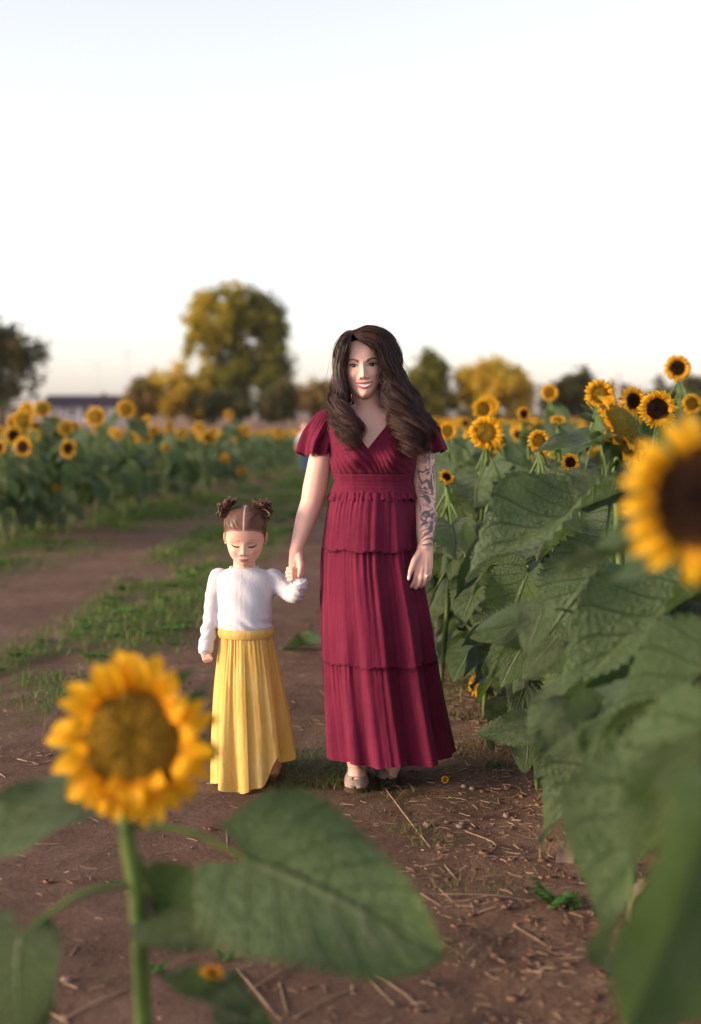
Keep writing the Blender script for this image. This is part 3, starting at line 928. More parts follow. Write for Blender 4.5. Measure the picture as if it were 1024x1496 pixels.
def ring_mesh(seed, n=30):
    rg = np.random.RandomState(seed); mb = MB()
    for k in range(n):
        V, Fq, uv = petal_mesh(seed * 40 + k, 0.36 + 0.14 * rg.rand(), 0.090 + 0.03 * rg.rand(), 0.16 * rg.rand(), 5, 3)
        mb.add(V @ rotz(k / n * 6.283 + 0.10 * rg.randn()).T + np.array([0, 0, -0.03 * (k % 2)]), Fq, (1, 1, 1), uv)
    return mb.mesh('petal_ring', [M_PETAL])
RING = [ring_mesh(i, n) for i, n in enumerate([30, 26, 32, 22])]

def disc_mesh(mat, hero, dome=0.16):
    nu, nv = (24, 64) if hero else (8, 20)
    r = np.linspace(0, 1, nu)[:, None]; a = (np.arange(nv) / nv * 2 * np.pi)[None, :]
    rr = 0.60 * r
    z = 0.05 + dome * (1 - r ** 2) - 0.05 * np.exp(-(r / 0.25) ** 2) + 0 * a
    if hero:
        k = np.round(r * 46)
        z = z + 0.012 * np.cos(21 * a + 20 * np.sqrt(r) * 3) * np.cos(34 * a - 20 * np.sqrt(r) * 3) * (r > 0.08)
    V = np.stack([rr * np.cos(a), rr * np.sin(a), z], -1).reshape(-1, 3)
    mb = MB(); mb.add(V, grid_f(nu, nv, True), mi=0)
    # green receptacle behind
    rb = np.array([0.60, 0.62, 0.52, 0.34, 0.16]); zb = np.array([0.05, -0.05, -0.16, -0.24, -0.30])
    V = np.stack([rb[:, None] * np.cos(a), rb[:, None] * np.sin(a), zb[:, None] + 0 * a], -1).reshape(-1, 3)
    mb.add(V, grid_f(5, nv, True)[:, ::-1], mi=1)
    return mb.mesh('flower_head', [mat, M_CALYX])
DISC = {(v, h): disc_mesh(m, h, d) for v, m, d in (('olive', M_DISC_OLIVE, 0.14), ('dark', M_DISC_DARK, 0.08)) for h in (0, 1)}
DISC[('fat', 1)] = disc_mesh(M_DISC_FAT, 1, 0.42)

def calyx_mesh(seed, n=22):
    rg = np.random.RandomState(seed); mb = MB()
    for k in range(n):
        V, Fq, uv = petal_mesh(seed + k, 0.30 + 0.16 * rg.rand(), 0.075, -0.05, 5, 3)
        V[:, 2] -= 0.12 + 0.03 * (k % 2); V[:, 0] -= 0.03
        mb.add(V @ rotz(k / n * 6.283 + 0.1 * rg.randn()).T, Fq, (1, 1, 1), uv)
    return mb.mesh('calyx', [M_CALYX])
CALYX = [calyx_mesh(5), calyx_mesh(90, 18)]

def frame_z(d, roll=0.0):
    z = Vector(d).normalized()
    x = Vector((0, 0, 1)).cross(z)
    if x.length < 1e-3:
        x = Vector((1, 0, 0))
    x.normalize()
    m = Matrix((x, z.cross(x), z)).transposed().to_4x4()
    return m @ Matrix.Rotation(roll, 4, 'Z')

hr = random.Random(5)
def put_head(root, pos, d, R, kind, hero, fade=0.0, n=38, plen=1.0):
    """head centre relative to the root; R overall radius"""
    hd = link('flower_head', DISC[(kind, 1 if hero else 0)], root, Matrix.Translation(pos) @ frame_z(d, hr.random() * 6) @ Matrix.Scale(R, 4))
    link('calyx', CALYX[hr.randint(0, 1)], hd)
    if hero:
        for k in range(n):
            a = k / n * 6.283 + hr.uniform(-0.07, 0.07)
            m = Matrix.Rotation(a, 4, 'Z') @ Matrix.Translation((0, 0, -0.035 * (k % 2))) @ Matrix.Rotation(hr.uniform(-0.2, 0.12) - fade * hr.random(), 4, 'Y')
            s = hr.uniform(0.85, 1.08)
            link('petal', PET[hr.randint(0, 4)], hd, m @ Matrix.Translation((0.53, 0, 0)) @ Matrix.Diagonal((hr.uniform(0.94, 1.05) * plen, s, s * plen, 1)) @ Matrix.Translation((-0.53, 0, 0)))
    else:
        link('petal_ring', RING[hr.randint(0, 3)], hd)
    return hd

def leaf_matrix(base, tip, up, wr=1.0, roll=0.0):
    base, tip = Vector(base), Vector(tip)
    d = tip - base
    L = d.length
    x = d / L
    u = Vector(up)
    y = u.cross(x)
    y.normalize()
    z = x.cross(y)
    m = Matrix((x * L, y * L * wr, z * L)).transposed().to_4x4()
    return Matrix.Translation(base) @ m @ Matrix.Rotation(roll, 4, 'X')

# ------------------------------------------------------------------ repeatable plants
def plant_variant(seed):
    """unit plant, about 1.2 m; stem (with petioles), leaf matrices, head position; the head looks along -Y"""
    rg = random.Random(seed)
    H = 1.17
    lean = rg.uniform(-0.05, 0.05)
    S = spline([(0, 0, -0.03), (lean, 0.02, 0.4), (lean * 1.5, 0.03, 0.85), (lean, 0.035, H - 0.06), (lean, 0.0, H), (lean, -0.045, H - 0.005)], 22)
    mb = MB()
    mb.add(*tubes(S, np.interp(np.linspace(0, 1, 22), [0, 0.6, 1], [0.014, 0.011, 0.009]), 7))
    leaves = []
    n = 12
    for k in range(n):
        f = (k + 0.5) / n
        z = 0.22 + 0.86 * f
        a = k * 2.4 + rg.uniform(-0.5, 0.5) + seed
        sz = (0.13 + 0.15 * math.sin(math.pi * (0.12 + 0.74 * f))) * rg.uniform(0.85, 1.2)
        c = S[int(np.argmin(np.abs(S[:19, 2] - z)))]
        out = Vector((math.cos(a), math.sin(a), 0))
        pl = rg.uniform(0.07, 0.15)
        e = Vector(c) + out * pl + Vector((0, 0, pl * rg.uniform(0.15, 0.7)))
        mid = (Vector(c) + e) / 2 + Vector((0, 0, 0.02))
        mb.add(*tubes(spline([tuple(c), tuple(mid), tuple(e)], 5), np.array([0.006, 0.005, 0.0045, 0.004, 0.0035]), 5))
        pitch = rg.uniform(0.15, 0.75) + 0.35 * (1 - f)
        side = Vector((-out.y, out.x, 0)) * rg.uniform(-0.35, 0.35)
        d = (out + side).normalized() * math.cos(pitch) - Vector((0, 0, 1)) * math.sin(pitch)
        leaves.append((rg.randint(0, 5), leaf_matrix(e - d * 0.01, e + d * sz, (0, 0, 1), rg.uniform(0.85, 1.15), rg.uniform(-0.8, 0.8))))
    return mb.mesh('stem', [M_STEM]), leaves, Vector((lean, -0.05, H - 0.005))
PV = [plant_variant(s) for s in range(7)]
pr = random.Random(21)

def plant(x, y, s, rz, label, group, kind=None, R=None, nleaf=12, hero=False, head=True, tilt=None, leafset=None):
    z = float(ground_h(x, y)) - 0.005
    root = thing('sunflower_plant', label, 'sunflower', (x, y, z), group, rz)
    root.scale = (s, s, s)
    st, lv, hp = PV[pr.randrange(len(PV))]
    link('stem', st, root)
    idx = list(range(12))
    if nleaf < 12:
        idx = sorted(pr.sample(idx, nleaf))
    for k in idx:
        li, m = lv[k]
        link('leaf', (leafset or LEAF)[li], root, m)
    if head:
        R = R or pr.uniform(0.075, 0.115)
        t = pr.uniform(-0.45, 0.55) if tilt is None else tilt
        d = Vector((pr.uniform(-0.3, 0.3), -math.cos(t), math.sin(t)))
        put_head(root, hp + d * 0.01, d, R / s, kind or pr.choice(['olive', 'olive', 'dark']), hero)
    return root

# ------------------------------------------------------------------ one-off plants laid out from the photograph
def hero_leaf(root, o, spec, stem_pts, ys=0.0):
    (bx, by, bY), (tx, ty, tY), up, wr, li, roll, sh = spec
    bY += ys; tY += ys
    b, t = at(bx, by, bY) - o, at(tx, ty, tY) - o
    link('leaf', LEAF_H[li], root, leaf_matrix(b, t, up, wr, roll))
    if sh is not None:
        s = Vector(stem_pts[int(sh * (len(stem_pts) - 1))])
        mid = (s + b) / 2 + Vector((0, 0, 0.25 * (b - s).length * 0.4))
        V, Fq = tubes(spline([tuple(s), tuple(mid), tuple(b + (t - b) * 0.03)], 8), np.linspace(0.0062, 0.0042, 8), 8)
        link('petiole', mk_mesh('petiole', V, Fq, [M_STEM]), root)

def hero_plant(label, foot, stem_px, head, leaves, r=0.011, group=None, name='sunflower_plant', ys=0.0):
    """foot (x,y) on the ground; stem_px: (px,py,Y) upwards; head: (px,py,Y,R,dir,kind,fade) or None"""
    z0 = float(ground_h(foot[0], foot[1])) - 0.02
    o = Vector((foot[0], foot[1], z0))
    root = thing(name, label, 'sunflower', o, group)
    pts = [Vector((0, 0, 0))] + [at(p[0], p[1], p[2] + ys) - o for p in stem_px]
    if head:
        hc = at(head[0], head[1], head[2] + ys) - o
        d = Vector(head[4]).normalized()
        pts.append(hc - d * head[3] * 0.28)
        put_head(root, hc, d, head[3], head[5], True, head[6], head[7] if len(head) > 7 else 36, head[8] if len(head) > 8 else 1.0)
    S = spline([tuple(p) for p in pts], 34)
    link('stem', mk_mesh('stem', *tubes(S, np.interp(np.linspace(0, 1, 34), [0, 0.7, 0.93, 1], [r * 1.25, r, r * 0.95, r * 1.5] if head else [r * 1.2, r * 0.9, r * 0.5, r * 0.2]), 12), [M_STEM]), root)
    for sp in leaves:
        hero_leaf(root, o, sp, S, ys)
    return root

# the lone sunflower on the path
f1 = at(205, 1640, 2.37)
lone = hero_plant('large golden sunflower standing alone on the path with broad leaves', (f1.x, 2.37),
    [(212, 1560, 2.16), (207, 1440, 2.15), (200, 1310, 2.14), (184, 1200, 2.14)],
    (196, 1078, 2.10, 0.158, (0.03, -1, 0.12), 'olive', 0.35, 38, 0.82),
    [((362, 1256, 2.13), (652, 1368, 1.98), (-0.05, -0.66, 0.75), 1.02, 0, -0.05, 0.80),
     ((226, 1318, 2.16), (350, 1362, 2.08), (0.2, -0.55, 0.8), 1.05, 2, 0.5, 0.78),
     ((122, 1172, 2.20), (-70, 1215, 2.12), (0, -0.7, 0.7), 0.80, 1, 0.15, 0.92),
     ((32, 1362, 2.06), (-6, 1535, 2.00), (-0.2, -0.9, 0.35), 1.0, 3, 0.0, 0.66)], 0.0135, None, 'sunflower_plant', 0.22)
# shrivelled lower petals hang over its disc
hd = [c for c in lone.children if c.name.startswith('flower_head')][0]
Minv = hd.matrix_basis.inverted()
for k, (px, py, s) in enumerate([(165, 1150, 0.9), (205, 1148, 1.0), (245, 1140, 0.9), (228, 1160, 0.8), (150, 1165, 0.9), (185, 1168, 0.8)]):
    p = Minv @ (at(px, py, 2.30) - lone.location)
    a = math.atan2(p.y, p.x)
    m = Matrix.Rotation(a, 4, 'Z') @ Matrix.Translation((math.hypot(p.x, p.y) - 0.62, 0, 0.10)) @ Matrix.Rotation(0.2 * (k % 3 - 1), 4, 'X')
    link('petal', PET_CURL[k % 3], hd, m @ Matrix.Diagonal((s, 1.0, 1, 1)))
# dead leaf hanging at its stem
sp = [at(198, 1310, 2.14) - lone.location, at(180, 1306, 2.14) - lone.location]
me = leaf_mesh(333, 15, 11, 0.9, -0.5, 0.16, 0.8); me.materials.clear(); me.materials.append(M_DRYLEAF)
dl = link('leaf', me, lone, leaf_matrix(at(196, 1303, 2.38) - lone.location, at(150, 1350, 2.40) - lone.location, (-0.4, -0.5, 0.7), 1.1, 0.3))
dl['label'] = 'shrivelled brown dead leaf on the stem'

f2 = at(312, 1640, 2.45)
hero_plant('small side bloom with drooping orange flower at the foot of the lone sunflower', (f2.x, 2.47),
    [(318, 1520, 2.46), (312, 1450, 2.45)], (309, 1425, 2.44, 0.024, (0.15, -0.15, 1), 'dark', 0.5),
    [((318, 1440, 2.45), (362, 1470, 2.40), (0, -0.6, 0.8), 1.2, 1, 0, 0.9), ((305, 1450, 2.45), (235, 1425, 2.42), (0, -0.6, 0.8), 0.8, 0, 0, 0.85),
     ((330, 1478, 2.45), (395, 1500, 2.40), (0, -0.6, 0.8), 1.0, 4, 0, 0.8)], 0.004)

# right-hand foreground
hero_plant('largest sunflower with a dark disc at the near end of the right row', (0.60, 1.78),
    [(1110, 1500, 1.76), (1085, 1100, 1.75), (1060, 860, 1.75)],
    (1026, 728, 1.66, 0.104, (-0.28, -0.95, 0.05), 'dark', 0.0, 20),
    [((965, 800, 2.35), (806, 812, 2.42), (0, -0.34, 0.93), 0.70, 2, 0.1, 0.86),
     ((1000, 818, 2.20), (868, 848, 2.26), (0.1, -0.35, 0.93), 0.8, 0, 0.0, 0.84),
     ((1070, 965, 2.85), (832, 1062, 2.90), (-0.10, -0.42, 0.88), 0.66, 2, 0.1, 0.74),
     ((1042, 1188, 1.62), (940, 1540, 1.54), (0.2, -0.86, -0.40), 1.05, 2, 0.0, 0.55),
     ((1035, 1095, 2.25), (802, 1378, 2.32), (-0.45, -0.45, 0.75), 0.58, 4, 0.1, 0.62)])
hero_plant('nodding sunflower seen from its side with a bulging green gold disc', (0.88, 4.20),
    [(925, 1250, 3.55), (912, 950, 3.55), (904, 760, 3.56), (900, 690, 3.57), (902, 664, 3.58)],
    (898, 630, 3.56, 0.150, (0.74, -0.42, 0.52), 'fat', 0.3, 34, 0.55),
    [((884, 650, 3.50), (776, 652, 3.38), (0.0, -0.35, 0.94), 0.55, 0, 0.2, 0.92),
     ((866, 742, 3.45), (676, 792, 3.25), (0.0, -0.34, 0.93), 0.78, 4, 0.0, 0.80),
     ((884, 700, 3.45), (862, 745, 3.35), (-0.2, -0.9, 0.4), 1.4, 0, 0, 0.86),
     ((884, 822, 3.30), (792, 905, 3.15), (-0.1, -0.85, 0.5), 1.15, 3, 0.0, 0.74),
     ((1000, 760, 3.45), (905, 735, 3.55), (0, -0.35, 0.93), 0.8, 1, 0.1, 0.80)], 0.013, None, 'sunflower_plant', 0.65)
hero_plant('stout sunflower plant with large dusty leaves hanging towards the soil', (0.90, 3.40),
    [(1080, 1300, 2.72), (1060, 1000, 2.70), (1050, 850, 2.7)], None,
    [((1022, 866, 2.85), (788, 985, 2.75), (-0.15, -0.40, 0.9), 0.66, 4, 0.0, 0.90),
     ((918, 1080, 2.75), (764, 1200, 2.72), (-0.3, -0.42, 0.85), 0.66, 4, 0.0, 0.62),
     ((1010, 1010, 2.65), (905, 1130, 2.60), (0, -0.8, 0.5), 0.9, 1, 0.3, 0.70),
     ((985, 1080, 2.75), (935, 1190, 2.7), (0, -0.8, 0.5), 0.9, 3, 0.3, 0.60),
     ((960, 1180, 2.70), (880, 1275, 2.65), (0, -0.8, 0.6), 0.9, 0, 0.3, 0.55)], 0.012, None, 'sunflower_plant', 0.6)
hero_plant('sunflower plant with pale creased leaves drooping beside the dress', (0.83, 4.60),
    [(880, 1080, 4.14), (865, 900, 4.12), (855, 780, 4.12)], None,
    [((772, 838, 4.05), (728, 932, 3.98), (-0.45, -0.85, 0.25), 1.05, 4, 0.0, 0.90),
     ((794, 895, 4.05), (698, 972, 3.98), (-0.3, -0.50, 0.8), 0.66, 2, 0.1, 0.84),
     ((796, 905, 4.10), (716, 996, 4.06), (-0.3, -0.75, 0.6), 0.60, 1, 0.0, 0.80),
     ((856, 978, 3.85), (795, 1082, 3.80), (-0.3, -0.85, 0.4), 1.05, 3, 0.0, 0.70),
     ((830, 1078, 4.1), (778, 1130, 4.05), (-0.3, -0.85, 0.4), 0.9, 4, 0.0, 0.55),
     ((790, 800, 4.2), (720, 815, 4.1), (0, -0.6, 0.8), 0.8, 0, 0.2, 0.95)], 0.011, None, 'sunflower_plant', 0.45)

# overlapping leaves that hang from the outer plants over the soil
er = random.Random(9)
for k in range(4):
    f = k / 3
    Y = 5.3 - 2.0 * f
    cx, cy = 715 + 120 * f, 880 + 180 * f
    lv = []
    for j in range(8):
        bx, by = cx + er.uniform(-10, 105), cy + er.uniform(-120, 70)
        L = er.uniform(0.10, 0.19) * F / Y
        an = math.radians(er.uniform(100, 175))
        dy = er.uniform(-0.25, 0.25)
        lv.append(((bx, by, Y + dy), (bx + L * math.cos(an), by + L * math.sin(an) * 0.8, Y + dy - 0.06), (er.uniform(-0.6, 0.0), er.uniform(-0.75, -0.3), er.uniform(0.4, 0.9)), er.uniform(0.65, 0.9), er.randint(0, 5), er.uniform(-0.6, 0.6), er.uniform(0.45, 0.95)))
    ft = gnd(cx + 95, 605 + 1.33 * F / Y)
    hero_plant(['sunflower plant with overlapping small leaves next to the dress hem', 'headless sunflower plant with leaves drooping over the edge of the soil', 'bushy sunflower plant behind the small orange bloom', 'leafy sunflower plant between the dusty leaves and the orange bloom'][k], (ft.x, Y + 0.05),
               [(cx + 92, cy + 60, Y + 0.04), (cx + 88, cy - 30, Y + 0.05), (cx + 84, cy - 80, Y + 0.06)], None, lv, 0.010)

# flowers that can be told apart in the right-hand row: (px, py, Y, diameter px, disc, direction, label)
HEADS = [
    (710, 633, 7.0, 56, 'olive', (-0.1, -1, 0.25), 'bright yellow sunflower with olive disc facing the path beyond the woman'),
    (990, 538, 7.6, 42, 'dark', (-0.1, -1, 0.1), 'tallest sunflower with black disc rising above the row'),
    (876, 576, 6.8, 48, 'olive', (-0.1, -1, 0.0), 'sunflower with broad olive disc and short petals next to the pale pole'),
    (924, 586, 7.0, 46, 'dark', (0.25, -1, 0.1), 'sunflower with dark disc turned half away behind the nodding flower'),
    (960, 598, 5.6, 60, 'dark', (0.0, -1, 0.1), 'sunflower with dark disc directly behind the nodding flower'),
    (803, 574, 10.5, 28, 'olive', (0, -1, 0.1), 'small round sunflower standing out before the dark trees'),
    (706, 598, 9.5, 36, 'olive', (0.1, -1, 0.1), 'sunflower in a close pair above the leaves behind the woman'),
    (714, 594, 9.9, 36, 'olive', (-0.1, -1, 0.1), 'sunflower at the back of the close pair behind the woman'),
    (787, 644, 6.0, 36, 'olive', (0.1, -1, 0.2), 'shaded orange sunflower low among the leaves under the small round one'),
    (833, 676, 5.2, 30, 'dark', (0.1, -1, 0.2), 'small dark disc sunflower half hidden under the leaf of the nodding flower'),
    (654, 630, 9.0, 30, 'olive', (0, -1, 0.2), 'yellow sunflower next to the woman\'s ruffled sleeve'),
    (652, 697, 6.6, 26, 'dark', (0.3, -0.7, 0.5), 'orange bloom tilted upwards beside the tattooed arm'),
    (815, 614, 8.0, 26, 'olive', (0.0, -0.5, 0.9), 'yellow bloom opening upwards among the leaves'),
    (765, 605, 9.5, 24, 'dark', (0.3, -1, 0.1), 'little orange sunflower with dark disc in mid field'),
    (1010, 590, 7.4, 34, 'olive', (0.2, -1, 0.1), 'orange sunflower at the rim of the field by the tallest one'),
]
for (px, py, Y, dpx, kd, d, lab) in HEADS:
    R = dpx / 2 * Y / F
    hp = at(px, py, Y)
    fx = hp.x + pr.uniform(-0.05, 0.10)
    lv = []
    for k in range(9):
        f = 0.25 + 0.7 * k / 9
        a = k * 2.4 + pr.random()
        bx, by = px + 16 * math.cos(a), py + (1 - f) * 1.0 * F / Y + pr.uniform(-8, 8)
        bx = px + math.cos(a) * 0.11 * F / Y
        tx = px + math.cos(a) * 0.32 * F / Y
        ty = by + pr.uniform(0.02, 0.2) * F / Y
        lv.append(((bx, by, Y + 0.11 * math.sin(a)), (tx, ty, Y + 0.34 * math.sin(a)), (0, -0.3, 0.9), pr.uniform(0.8, 1.1), pr.randint(0, 5), pr.uniform(-0.3, 0.3), f))
    hero_plant(lab, (fx, Y + 0.06), [(px + 4, py + 0.5 * F / Y, Y + 0.05), (px + 2, py + 0.16 * F / Y, Y + 0.05), (px, py + 0.055 * F / Y, Y + 0.045)],
               (px, py, Y, R, d, kd, 0.1), lv, 0.010)
# low side blooms near the soil
for (px, py, Y, dpx, kd, d, lab) in [
    (697, 1002, 6.7, 34, 'olive', (-0.85, -0.35, 0.1), 'small yellow bloom seen side on, low beside the dress hem'),
    (833, 1083, 4.4, 26, 'dark', (0.2, -0.9, 0.3), 'small orange bloom low under the drooping leaves'),
    (645, 870, 9.5, 18, 'olive', (-0.3, -0.9, 0.2), 'tiny orange bloom low behind the hand with the ring'),
    (683, 821, 7.5, 14, 'dark', (-0.3, -0.9, 0.2), 'tiny orange bloom under the leaves behind the tattooed arm')]:
    R = dpx / 2 * Y / F
    hp = at(px, py, Y)
    hero_plant(lab, (hp.x + 0.10, Y + 0.05), [(px + 0.07 * F / Y, py + 0.05 * F / Y, Y + 0.04), (px + 0.02 * F / Y, py - 0.005 * F / Y, Y + 0.03)],
               (px, py, Y, R, d, kd, 0.3), [((px + 0.07 * F / Y, py + 0.03 * F / Y, Y), (px + 0.15 * F / Y, py + 0.10 * F / Y, Y - 0.02), (0, -0.5, 0.8), 0.9, 1, 0, 0.6)], 0.004, None, 'sunflower_bloom')

# ------------------------------------------------------------------ the right field, row by row
n_ind = 0
def lab_row(side, row, head, y):
    a = 'golden headed sunflower' if head else 'leafy headless sunflower'
    b = ['in the outermost row', 'in the second row', 'deep inside the rows'][min(row, 2)]
    c = ' far down' if y > 22 else ''
    return f'{a} {b}{c} on the {"tattooed arm" if side == "right" else "girl"} side'
def lab_left(px, py, kd):
    a = 'sunflower with a dark disc' if kd == 'dark' else 'sunflower with a golden brown disc'
    b = 'before the dark brownish tree' if px < 62 else 'before the low house' if px < 195 else 'before the tall domed tree'
    return f'{a} {"held low among the leaves" if py > 630 else "standing clear of the leaves"} {b}'
GR, GL = 'sunflowers of the field to the right of the path', 'sunflowers of the field to the left of the path'
for row, (x0, y0, y1, dy) in enumerate([(0.30, 4.6, 30, 0.42), (0.95, 4.9, 34, 0.55), (1.6, 7.0, 32, 0.85), (2.3, 9.5, 34, 1.1), (3.1, 12.5, 36, 1.4), (4.2, 17, 40, 1.7)]):
    y = y0
    while y < y1:
        x = float(row_edge_right(y)) + x0 + pr.uniform(-0.10, 0.12)
        if x < 0.246 * y + 0.45:
            s = pr.uniform(0.88, 1.03) if y > 6.5 else pr.uniform(0.78, 0.90)
            hd_on = y > 7.5 and pr.random() < (0.55 if row < 2 else 0.8)
            plant(x, y, s, pr.uniform(-0.7, 0.7), lab_row('right', row, hd_on, y), GR, None, None, 12 if y < 16 else 9, False, hd_on, None, LEAF_H if y < 7 else LEAF)
            n_ind += 1
        y += dy * pr.uniform(0.8, 1.2) * (1 + 0.02 * y)
# edge leaves close to the path
y = 5.0
while y < 12:
    x = float(row_edge_right(y)) + 0.06 + pr.uniform(-0.08, 0.08)
    plant(x, y, pr.uniform(0.55, 0.72), pr.uniform(-0.7, 0.7), 'low headless sunflower plant along the edge of the right row', GR, None, None, 12, False, False, None, LEAF_H if y < 7 else LEAF)
    n_ind += 1
    y += 0.30

y = 6.3
while y < 10.5:
    plant(float(row_edge_right(y)) - 0.07 + pr.uniform(-0.05, 0.05), y, pr.uniform(0.72, 0.92), pr.uniform(-3, 3), 'leafy headless sunflower plant leaning over the path beside the tattooed arm', GR, None, None, 12, False, False, None, LEAF_H if y < 7 else LEAF)
    n_ind += 1
    y += 0.42

# ------------------------------------------------------------------ the left field
LEFT = [(40, 613, 15.5, 34, 'olive'), (48, 600, 17.5, 30, 'olive'), (58, 597, 18.5, 28, 'olive'), (15, 637, 15.2, 30, 'dark'), (41, 655, 14.8, 34, 'dark'), (98, 655, 16.0, 32, 'dark'), (137, 609, 16.5, 34, 'olive'),
        (179, 600, 17.5, 30, 'olive'), (101, 625, 18.5, 26, 'olive'), (75, 618, 19, 26, 'olive'), (18, 617, 19, 26, 'dark'), (5, 655, 14.6, 26, 'dark'), (219, 614, 24, 18, 'olive'), (229, 628, 24, 18, 'olive'), (243, 622, 25, 14, 'olive'),
        (205, 620, 25, 16, 'olive'), (290, 624, 28, 18, 'olive'), (333, 606, 30, 16, 'olive'), (176, 635, 20, 18, 'olive'), (194, 642, 20, 18, 'olive'), (245, 655, 21, 16, 'olive'), (330, 671, 24, 18, 'olive'), (359, 628, 34, 18, 'olive'),
        (352, 695, 25, 14, 'olive'), (80, 712, 15.3, 12, 'olive'), (69, 637, 18, 18, 'olive')]
for (px, py, Y, dpx, kd) in LEFT:
    hp = at(px, py, Y)
    s = max(0.3, hp.z / 1.165)
    plant(hp.x, Y, s, pr.uniform(-0.25, 0.25), lab_left(px, py, kd), GL, kd, dpx / 2 * Y / F, 10, False, True, 0.1)
    n_ind += 1
far = []
for row, (dx, y0, y1, dy) in enumerate([(0.15, 14.2, 44, 0.50), (0.75, 15, 46, 0.70), (1.5, 17, 48, 1.2), (2.4, 19, 50, 1.5), (3.6, 23, 52, 1.8), (5.0, 28, 54, 2.2)]):
    y = y0
    while y < y1:
        x = float(row_edge_left(y)) - dx + pr.uniform(-0.2, 0.2)
        if x > -0.246 * y - 0.5:
            s = pr.uniform(0.92, 1.05) * (0.92 if row == 0 else 1) * float(np.interp(y, [15, 20, 26, 45], [1.0, 1.0, 0.86, 0.66]))
            if n_ind < 300:
                hd_on = pr.random() < (0.30 if row == 0 else 0.75)
                plant(x, y, s, pr.uniform(-0.8, 0.8), lab_row('left', row, hd_on, y), GL, None, None, 9, False, hd_on)
                n_ind += 1
            else:
                far.append((x, y, s))
        y += dy * pr.uniform(0.7, 1.3) * (1 + 0.012 * y)

# what lies further back merges into one mass
def mesh_arrays(me):
    n = len(me.vertices); V = np.empty(n * 3); me.vertices.foreach_get('co', V)
    u = np.zeros((n, 2))
    return V.reshape(-1, 3), np.array([list(p.vertices) for p in me.polygons])
leafsm = [leaf_mesh(400 + i, 6, 5, 0.35, 0.1, 0.05) for i in range(3)]
LS = [mesh_arrays(m) for m in leafsm]
uvl = np.stack(np.broadcast_arrays(np.linspace(-1, 1, 5)[None] * 0.5 + 0.5, np.linspace(0, 1, 6)[:, None]), -1).reshape(-1, 2)
for (xs, ys, tot, sgn) in [((0, 0), (46, 60), 130, 1), ((0, 0), (46, 62), 170, -1)]:
    for _ in range(tot):
        y = pr.uniform(*ys)
        x = pr.uniform(float(row_edge_right(y)) + 0.3, 0.25 * y) if sgn > 0 else pr.uniform(-0.25 * y, float(row_edge_left(y)) - 0.2)
        far.append((x, y, pr.uniform(0.8, 1.0) if sgn > 0 else pr.uniform(0.45, 0.6)))
for _ in range(80):                      # the field goes on beyond the rows in view
    y = pr.uniform(2.0, 26)
    far.append((0.246 * y + pr.uniform(0.75, 3.2), y, pr.uniform(0.85, 1.0)))
mbl = MB(); mbh = MB()
for (x, y, s) in far:
    for k in range(10):
        z = s * (0.2 + 0.95 * (k + 0.5) / 10); a = pr.random() * 6.28
        V, Fq = LS[k % 3]
        sz = 0.24 * pr.uniform(0.7, 1.2)
        d = Vector((math.cos(a), math.sin(a), -pr.uniform(0.1, 0.9)))
        b0 = Vector((x, y, z)) + Vector((math.cos(a), math.sin(a), 0.3)) * 0.1
        m = np.array(leaf_matrix(b0, b0 + d.normalized() * sz, (0, 0, 1)))
        mbl.add(V @ m[:3, :3].T + m[:3, 3], Fq, (1, 1, 1), uvl)
    if pr.random() < 0.8:
        m = np.array(frame_z((pr.uniform(-0.3, 0.3), -1, pr.uniform(-0.2, 0.4))))[:3, :3] * 0.10
        for q in range(9):
            V, Fq, uv = petal_mesh(q, 0.42, 0.17, 0.05, 4, 3)
            mbh.add(V @ rotz(q * 0.698).T @ m.T + np.array([x, y, s * 1.17]), Fq, (1, 1, 1), uv)
        a = np.arange(10) / 10 * 6.283
        V = np.stack([0.58 * np.cos(a), 0.58 * np.sin(a), np.full(10, 0.12)], -1)
        mbh.add(V @ m.T + np.array([x, y, s * 1.17]), [list(range(10))], (1, 1, 1), None, 1)
fm = MB()
o = link('far_sunflowers', mbl.mesh('far_sunflowers', [M_LEAF]))
o['kind'] = 'stuff'; o['label'] = 'distant mass of sunflower leaves at the far end of both fields'; o['category'] = 'sunflowers'
o = link('far_sunflower_heads', mbh.mesh('far_sunflower_heads', [M_PETAL, M_DISC_OLIVE]))
o['kind'] = 'stuff'; o['label'] = 'distant golden flower heads scattered over the far field'; o['category'] = 'sunflowers'

# dead lower leaves and stubs under the right row
mbd = MB()
for _ in range(420):
    y = 2.6 + 9 * pr.random(); x = float(row_edge_right(y)) + pr.uniform(-0.05, 0.8)
    V, Fq = LS[pr.randrange(3)]
    a = pr.random() * 6.28; sz = pr.uniform(0.05, 0.14)
    z = float(ground_h(x, y)) + pr.uniform(0.01, 0.22)
    d = Vector((math.cos(a), math.sin(a), -pr.uniform(0.2, 1.5))).normalized()
    m = np.array(leaf_matrix((x, y, z + 0.02), Vector((x, y, z + 0.02)) + d * sz, (0.1, 0, 1), pr.uniform(0.3, 0.8)))
    mbd.add(V @ m[:3, :3].T + m[:3, 3], Fq, (1, 1, 1), uvl)
o = link('dead_leaves', mbd.mesh('dead_leaves', [M_DRYLEAF]))
o['kind'] = 'stuff'; o['label'] = 'withered brown leaves in the shade under the right row'; o['category'] = 'leaves'

